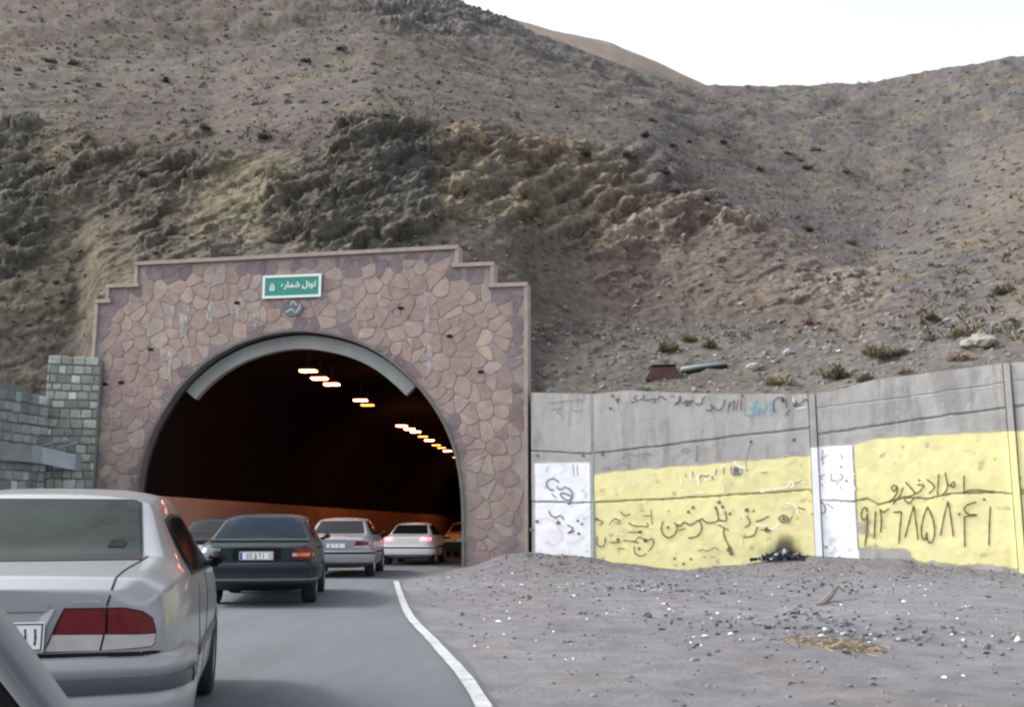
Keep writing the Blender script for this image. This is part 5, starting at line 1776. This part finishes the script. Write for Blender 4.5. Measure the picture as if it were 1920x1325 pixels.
def build_bushes():
    rnd = random.Random(5)
    def b(px, py, r, pal, label, on_hill=True, name='dry_shrub', hh=.8):
        p, n = hill_point(px, py)
        if p is None: return
        V, Fc, C = tuft(rnd, r, r * hh, 420 if r > .45 else 220, *pal)
        o = meshobj(name, V, Fc, M_leaf, cols=C)
        o.location = p
        o.scale = (.8, .8, .8)
        tag(o, label, 'shrub', 'dry shrubs on the hillside')
    b(1252, 660, .62, OLIVE, 'olive shrub on the gravel bench above the rusty metal box')
    b(1297, 640, .50, ((.07, .09, .03), (.20, .22, .08)), 'brightest green shrub, right behind the olive one above the rusty metal box')
    b(1328, 652, .50, OLIVE, 'low dull shrub beside the brightest green shrub on the gravel bench')
    b(1210, 735, .32, ((.06, .09, .05), (.12, .16, .09)), 'small green weed at the foot of the rusty metal box')
    b(1462, 722, .62, STRAW, 'straw coloured shrub on the wall top before the wall starts to rise')
    b(1562, 708, .72, OLIVE, 'round olive shrub behind the wall where its top begins to rise')
    b(1622, 716, .5, OLIVE, 'flat olive shrub peeping over the rising wall top')
    b(1650, 668, .70, STRAW, 'wide pale shrub left of its darker twin on the gravel bench')
    b(1686, 668, .60, DARKB, 'dark brown shrub touching a wide pale shrub on the bench')
    b(1748, 602, .50, DARKB, 'dark shrub just left of the bright white scrap on the slope')
    b(1803, 630, .55, OLIVE, 'green shrub uphill of the pale boulder')
    b(1898, 605, .34, DARKB, 'small dark shrub right of the pale boulder, near the right edge')
    b(1795, 678, .55, RED, 'reddish brown bush below the pale boulder')
    b(1740, 640, .45, DARKB, 'dark low shrub between the bright white scrap and the pale boulder')
    b(1885, 550, .6, OLIVE, 'loose olive shrub high on the right slope by the picture edge')
    b(1705, 700, .45, STRAW, 'straw tuft on the wall top below the dark brown shrub')
    for px, py, r in [(1500, 303, .9), (1590, 325, .8), (1480, 290, .7), (1600, 458, .6), (1700, 322, .7)]:
        b(px, py, r, STRAW, 'yellowish shrub scattered on the open grey slope right of the cutting')
    for px, py, r in [(1425, 322, .75), (1180, 296, .75), (1245, 326, .7), (1090, 288, .9), (1358, 270, .8), (1262, 362, .55), (1325, 376, .5), (1208, 258, .6), (1262, 278, .6), (1515, 318, .7), (1530, 283, .8), (1515, 434, .5), (1290, 268, .5), (1225, 228, .6)]:
        b(px, py, r, DARKB, 'dark little shrub scattered on the slope beyond the rim of the cutting')
    for px, py, r in [(385, 243, .5), (495, 262, .6), (310, 155, .6), (90, 118, .7), (140, 122, .7), (575, 118, .6), (640, 95, .7), (265, 330, .5)]:
        b(px, py, r, DARKB, 'dark little shrub scattered on the slope above the portal')
    # the rest of the scrub
    V, Fc, C = [], [], []
    Pt, px, py = HILL['P'], HILL['px'], HILL['py']
    ok = (px > -80) & (px < 2000) & (py < 640)
    idx = np.argwhere(ok)
    wts = None
    pick = idx[RNG.choice(len(idx), 5200, replace=False, p=hill_weights(idx))]
    for (i, j) in pick:
        p = Pt[i, j]
        dist = p[1]
        u = rnd.random()
        cut = (300 < py[i, j] < 620 and px[i, j] < 1250) or (1200 < px[i, j] < 1680 and 330 + (px[i, j] - 1200) * .42 < py[i, j] < 610)
        if cut and u < .85: continue
        r = rnd.uniform(.10, .30) * (1 + dist / 130) * (.8 if cut else 1)
        q = rnd.random()
        pal = STRAW if q < .38 else DARKB if q < .68 else OLIVE if q < .9 else RED
        v, f, c = tuft(rnd, r, r * .7, 14, *pal)
        k = len(V)
        V += [(a.x + p[0], a.y + p[1], a.z + p[2]) for a in v]
        Fc += [tuple(t + k for t in ff) for ff in f]
        C += c
    o = meshobj('hillside_scrub', V, Fc, M_leaf, cols=C)
    tag(o, 'sparse dry scrub covering the mountainside', kind='stuff')


build_bushes()


def rock_mesh(rnd, r, flat=.7, sub=1):
    bm = bmesh.new()
    bmesh.ops.create_icosphere(bm, subdivisions=sub, radius=1)
    V = []
    ph = [rnd.uniform(0, 6) for _ in range(6)]
    for v in bm.verts:
        p = v.co
        k = 1 + .22 * math.sin(3 * p.x + ph[0]) + .2 * math.sin(3.4 * p.y + ph[1]) + .18 * math.sin(4 * p.z + ph[2]) + rnd.uniform(-.12, .12)
        V.append(Vector((p.x * k * r * rnd.uniform(.9, 1.1), p.y * k * r, p.z * k * r * flat)))
    Fc = [[v.index for v in f.verts] for f in bm.faces]
    bm.free()
    return V, Fc


def build_rubble():
    rnd = random.Random(9)
    Pt, px, py = HILL['P'], HILL['px'], HILL['py']
    V, Fc, C = [], [], []
    def put(p, r, col):
        v, f = rock_mesh(rnd, r)
        rot = Matrix.Rotation(rnd.uniform(0, 6), 3, 'Z')
        k = len(V)
        V.extend([tuple(rot @ a + Vector(p)) for a in v])
        Fc.extend([tuple(t + k for t in q) for q in f])
        kk = rnd.uniform(.75, 1.3)
        C.extend([tuple(x * kk for x in col)] * len(v))
    idx = np.argwhere((px > -60) & (px < 1980) & (py > 210) & (py < 620))
    for (i, j) in idx[RNG.choice(len(idx), 900, replace=False, p=hill_weights(idx))]:
        dark = px[i, j] < 880
        put(Pt[i, j], rnd.uniform(.04, .17), (.085, .082, .072) if dark else (.15, .13, .112))
    idx = np.argwhere((px > 995) & (px < 1980) & (py > 600) & (py < 745))
    for (i, j) in idx[RNG.choice(len(idx), 800, replace=False, p=hill_weights(idx))]:
        put(Pt[i, j], rnd.uniform(.03, .11), (.165, .158, .15))
    idx = np.argwhere((px > -60) & (px < 1980) & (py < 210))
    for (i, j) in idx[RNG.choice(len(idx), 700, replace=False, p=hill_weights(idx))]:
        put(Pt[i, j], rnd.uniform(.08, .30), (.11, .103, .095))
    o = meshobj('hillside_rubble', V, Fc, M_rock, cols=C)
    tag(o, 'loose stones strewn over the mountainside', kind='stuff')
    # shoulder stones
    V, Fc, C = [], [], []
    n = 0
    while n < 5600:
        u = rnd.random()
        if u < .6:
            s = rnd.uniform(0, 17); d = abs(rnd.gauss(0, 2.6)) + .05
            q = wall_at(s, 0, d)
            x, y = q.x, q.y
        else:
            y = rnd.uniform(7, 30); x = float(edge_x(y)) + rnd.uniform(.4, 13)
        if x < edge_x(y) + .45 or y > 33: continue
        z = float(ground_h(np.array([x]), np.array([y]))[0])
        r = rnd.uniform(.008, .028) * (2.2 if rnd.random() < .08 else 1)
        put((x, y, z + r * .2), r, (.165, .16, .158) if rnd.random() < .7 else (.105, .10, .097))
        n += 1
    o = meshobj('shoulder_gravel', V, Fc, M_rock, cols=C)
    tag(o, 'gravel and stones strewn over the dirt shoulder', kind='stuff')


build_rubble()


def gpt(px, py):
    """ground point under a pixel, following the dirt relief"""
    p = G(px, py)
    for _ in range(6):
        z = float(ground_h(np.array([p.x]), np.array([p.y]))[0])
        p = G(px, py, z)
    return p


def build_litter():
    rnd = random.Random(21)
    scraps = [(935, 1166, 14), (955, 1160, 6), (945, 1190, 5), (890, 1212, 5), (945, 1098, 6), (978, 1097, 9), (960, 1075, 5), (1075, 1117, 7), (1168, 1142, 5), (1245, 1133, 10), (1255, 1143, 8), (1380, 1095, 5), (1240, 1063, 6), (1195, 1068, 7), (1308, 1080, 5),
              (1345, 1150, 6), (1385, 1158, 4), (1334, 1160, 5), (1480, 1152, 5), (1695, 1128, 8), (1560, 1165, 5), (1540, 1192, 12), (1630, 1205, 6), (1795, 1160, 6), (1785, 1190, 7), (1846, 1122, 5), (1770, 1271, 11), (1806, 1268, 6), (1725, 1098, 5), (1705, 1099, 4), (1180, 1103, 5),
              (840, 1082, 4), (975, 1130, 4), (930, 1140, 4), (1460, 1100, 4), (1810, 1137, 4), (1060, 1238, 5), (1075, 1236, 4), (1300, 1195, 5), (1380, 1068, 5), (1440, 1070, 5), (1500, 1068, 6)]
    for _ in range(48):
        scraps.append((rnd.uniform(880, 1900), 1062 + abs(rnd.gauss(0, 1)) * 75, rnd.uniform(2.2, 5)))
    named = {0: ('largest white paper scrap, on the dirt near the white edge line', None), 9: ('long white paper strip on the dirt, left of a second strip', None), 21: ('wide flat white scrap left of the straw patch', None),
             26: ('white scrap on the bare dirt near the bottom right corner', None), 19: ('white paper scrap just right of the splintered plank', None)}
    for i, (px, py, w) in enumerate(scraps):
        p = gpt(px, py)
        sc = p.y / F * w * 1.0
        mb = MB()
        n = 7
        V = [Vector((0, 0, .02 + sc * .12))]
        a0 = rnd.uniform(0, 6)
        for k in range(n):
            a = a0 + k * 2 * math.pi / n
            r = sc * rnd.uniform(.35, .65)
            V.append(Vector((math.cos(a) * r, math.sin(a) * r * .8, .006 + rnd.uniform(0, .22) * sc)))
        Fc = [(0, 1 + k, 1 + (k + 1) % n) for k in range(n)]
        mb.add(V, Fc)
        low = [v - Vector((0, 0, .004)) for v in V]
        mb.add(low, [f[::-1] for f in Fc])
        o = meshobj('paper_scrap', mb.V, mb.F, M_paper)
        o.location = p
        lab = named.get(i, ('small white paper scrap littering the dirt shoulder', None))[0]
        tag(o, lab, 'litter', 'paper scraps on the dirt shoulder')
    for px, py, w in [(1773, 602, 15), (1572, 660, 11), (1440, 672, 6), (1448, 680, 6), (1340, 668, 6), (1877, 590, 5), (1520, 652, 6)]:
        p, nn = hill_point(px, py)
        if p is None: continue
        sc = p.y / F * w
        V, Fc = rock_mesh(rnd, sc * .5, .4)
        o = meshobj('white_scrap', V, Fc, M_paper); o.location = p + Vector((0, -.05, .03))
        tag(o, 'bright white elongated scrap on the right slope' if w == 15 else 'pale blue white scrap on the bench behind the wall' if w == 11 else 'tiny white scrap on the gravel bench above the wall', 'litter', 'white scraps above the wall')
    # plank
    p = gpt(1535, 1135); q = gpt(1562, 1122)
    q = q + Vector((.10, 0, .20))
    r = empty('plank', p)
    tag(r, 'splintered weathered plank sticking up from the dirt', 'plank')
    d = q - p
    mb = MB()
    for k, (off, l) in enumerate(((0, 1), (.05, .6))):
        mb.tube([Vector((off, 0, 0)), Vector((off, 0, 0)) + d * l * .5, Vector((off * 1.3, 0, .02)) + d * l], [.05, .045, .03], 5)
    mb.build('board', M_wood, r)
    # burnt heap at the wall
    c = wall_at(wall_sz(1470, 1045)[0], 0, .42); c.z = float(ground_h(np.array([c.x]), np.array([c.y]))[0])
    o_v, o_f, o_c = [], [], []
    for i in range(170):
        x, y = rnd.gauss(0, .42), rnd.gauss(0, .20)
        h = max(0, .34 - abs(x) * .35 - abs(y) * .3)
        v, f = rock_mesh(rnd, rnd.uniform(.025, .08), .8)
        k = len(o_v)
        o_v += [tuple(a + Vector((x, y, h * rnd.random()))) for a in v]
        o_f += [tuple(t + k for t in ff) for ff in f]
        cc = (.025, .027, .03) if rnd.random() < .8 else (.30, .33, .38)
        o_c += [cc] * len(v)
    o = meshobj('burnt_heap', o_v, o_f, M_char, cols=o_c); o.location = c
    tag(o, 'black burnt rubbish heap against the yellow painted wall', 'rubbish heap')
    # second rubbish scatter at the far corner of the wall
    for (px, py, n, sx, lab, pal) in ((1060, 1062, 60, .7, 'brown rubbish heap at the corner of portal and wall', ((.16, .12, .10), (.30, .27, .26))), (1250, 1105, 60, .9, 'dark debris strewn on the dirt in front of the yellow band', ((.10, .10, .105), (.35, .36, .40))), (1640, 1190, 60, .7, 'grey debris scattered right of the straw patch', ((.12, .13, .135), (.45, .47, .5))), (1440, 1165, 50, .9, 'dark and white debris scattered left of the straw patch', ((.11, .11, .115), (.5, .5, .52))), (1540, 1095, 40, .6, 'dark debris behind the splintered plank', ((.07, .065, .06), (.2, .2, .2)))):
        c = gpt(px, py)
        if px == 1060:
            c = wall_at(wall_sz(1060, 1040)[0], 0, .9); c.z = float(ground_h(np.array([c.x]), np.array([c.y]))[0])
        V, Fc, C = [], [], []
        for i in range(n * 2):
            x, y = rnd.gauss(0, sx), rnd.gauss(0, sx * 1.5)
            z = float(ground_h(np.array([c.x + x]), np.array([c.y + y]))[0]) - c.z
            v, f = rock_mesh(rnd, rnd.uniform(.012, .048), rnd.uniform(.3, .9))
            k = len(V)
            V += [tuple(a + Vector((x, y, z + .02))) for a in v]; Fc += [tuple(t + k for t in ff) for ff in f]
            C += [pal[0] if rnd.random() < .88 else pal[1]] * len(v)
        o = meshobj('debris', V, Fc, M_char, cols=C); o.location = c
        tag(o, lab, 'debris', 'debris on the shoulder', 'stuff')
    # straw patch
    c = gpt(1575, 1213)
    V, Fc = [], []
    for i in range(260):
        x, y = rnd.gauss(0, .26), rnd.gauss(0, .30)
        a = rnd.uniform(0, 3.14); l = rnd.uniform(.05, .16)
        dx, dy = math.cos(a) * l, math.sin(a) * l
        z0, z1 = rnd.uniform(.0, .03), rnd.uniform(.0, .04)
        k = len(V)
        z = float(ground_h(np.array([c.x + x]), np.array([c.y + y]))[0]) - c.z
        V += [(x, y, z + z0), (x + dx, y + dy, z + z1), (x + dx, y + dy, z + z1 + .012), (x, y, z + z0 + .012)]
        Fc.append((k, k + 1, k + 2, k + 3))
    o = meshobj('straw_patch', V, Fc, M_straw); o.location = c
    tag(o, 'scattered straw patch on the dirt shoulder', 'straw', kind='stuff')
    # rusty box section and pipes on the bench
    p, n = hill_point(1240, 712)
    r = empty('metal_box', p)
    tag(r, 'rusty dark metal box half buried on the bench behind the wall', 'scrap metal')
    k = p.y / F
    X = lambda px, py, dy=0.0: Vector(((px - 1240) * k, dy, (712 - py) * k))
    mb = MB()
    front = [(-32, 0), (-18, 24), (26, 25), (34, 14), (34, 4), (10, -6)]
    mb.prism([(a * k, b * k) for a, b in front], lambda a, b, d: Vector((a, d, b)), -.10, .8)
    mb.build('shell', M_rust, r)
    mb = MB()
    mb.prism([(-19 * k, 24.5 * k), (27 * k, 25.5 * k), (27 * k, 29 * k), (-19 * k, 27.5 * k)], lambda a, b, d: Vector((a, d, b)), -.14, .8)
    mb.build('lid', M_gap, r)
    for q in range(2):
        a, _ = hill_point(1278, 702 - q * 6); b, _ = hill_point(1362, 690 - q * 4)
        if a is None or b is None: continue
        r = empty('pipe', (a + b) / 2 + Vector((0, 0, .07)))
        tag(r, ('dark lower' if q == 0 else 'pale upper') + ' pipe lying on the bench right of the rusty metal box', 'pipe')
        mb = MB(); mb.tube([(a - b) / 2 * 1.0, Vector((0, 0, .02)), (b - a) / 2], .075, 10); mb.build('tube', M_trim if q == 0 else M_pipe, r, True)
    # pale boulder
    p, n = hill_point(1836, 648)
    V, Fc = rock_mesh(rnd, .48, .75, 3)
    o = meshobj('boulder', V, Fc, M_rock, cols=[(.21, .20, .17)] * len(V), smooth=False); o.location = p
    tag(o, 'large pale boulder on the slope above the right end of the wall', 'boulder')
    for px, py, r_, c_, lab in ((1410, 690, .2, (.3, .29, .28), 'grey stone block right of the pipes on the bench'), (1480, 662, .22, (.26, .25, .27), 'grey rock on the middle of the gravel bench'), (1515, 606, .18, (.13, .075, .06), 'small reddish stone on the scree below the pale rocks')):
        p, n = hill_point(px, py)
        if p is None: continue
        V, Fc = rock_mesh(rnd, r_, .8, 2)
        o = meshobj('boulder', V, Fc, M_rock, cols=[c_] * len(V)); o.location = p
        tag(o, lab, 'boulder')


build_litter()
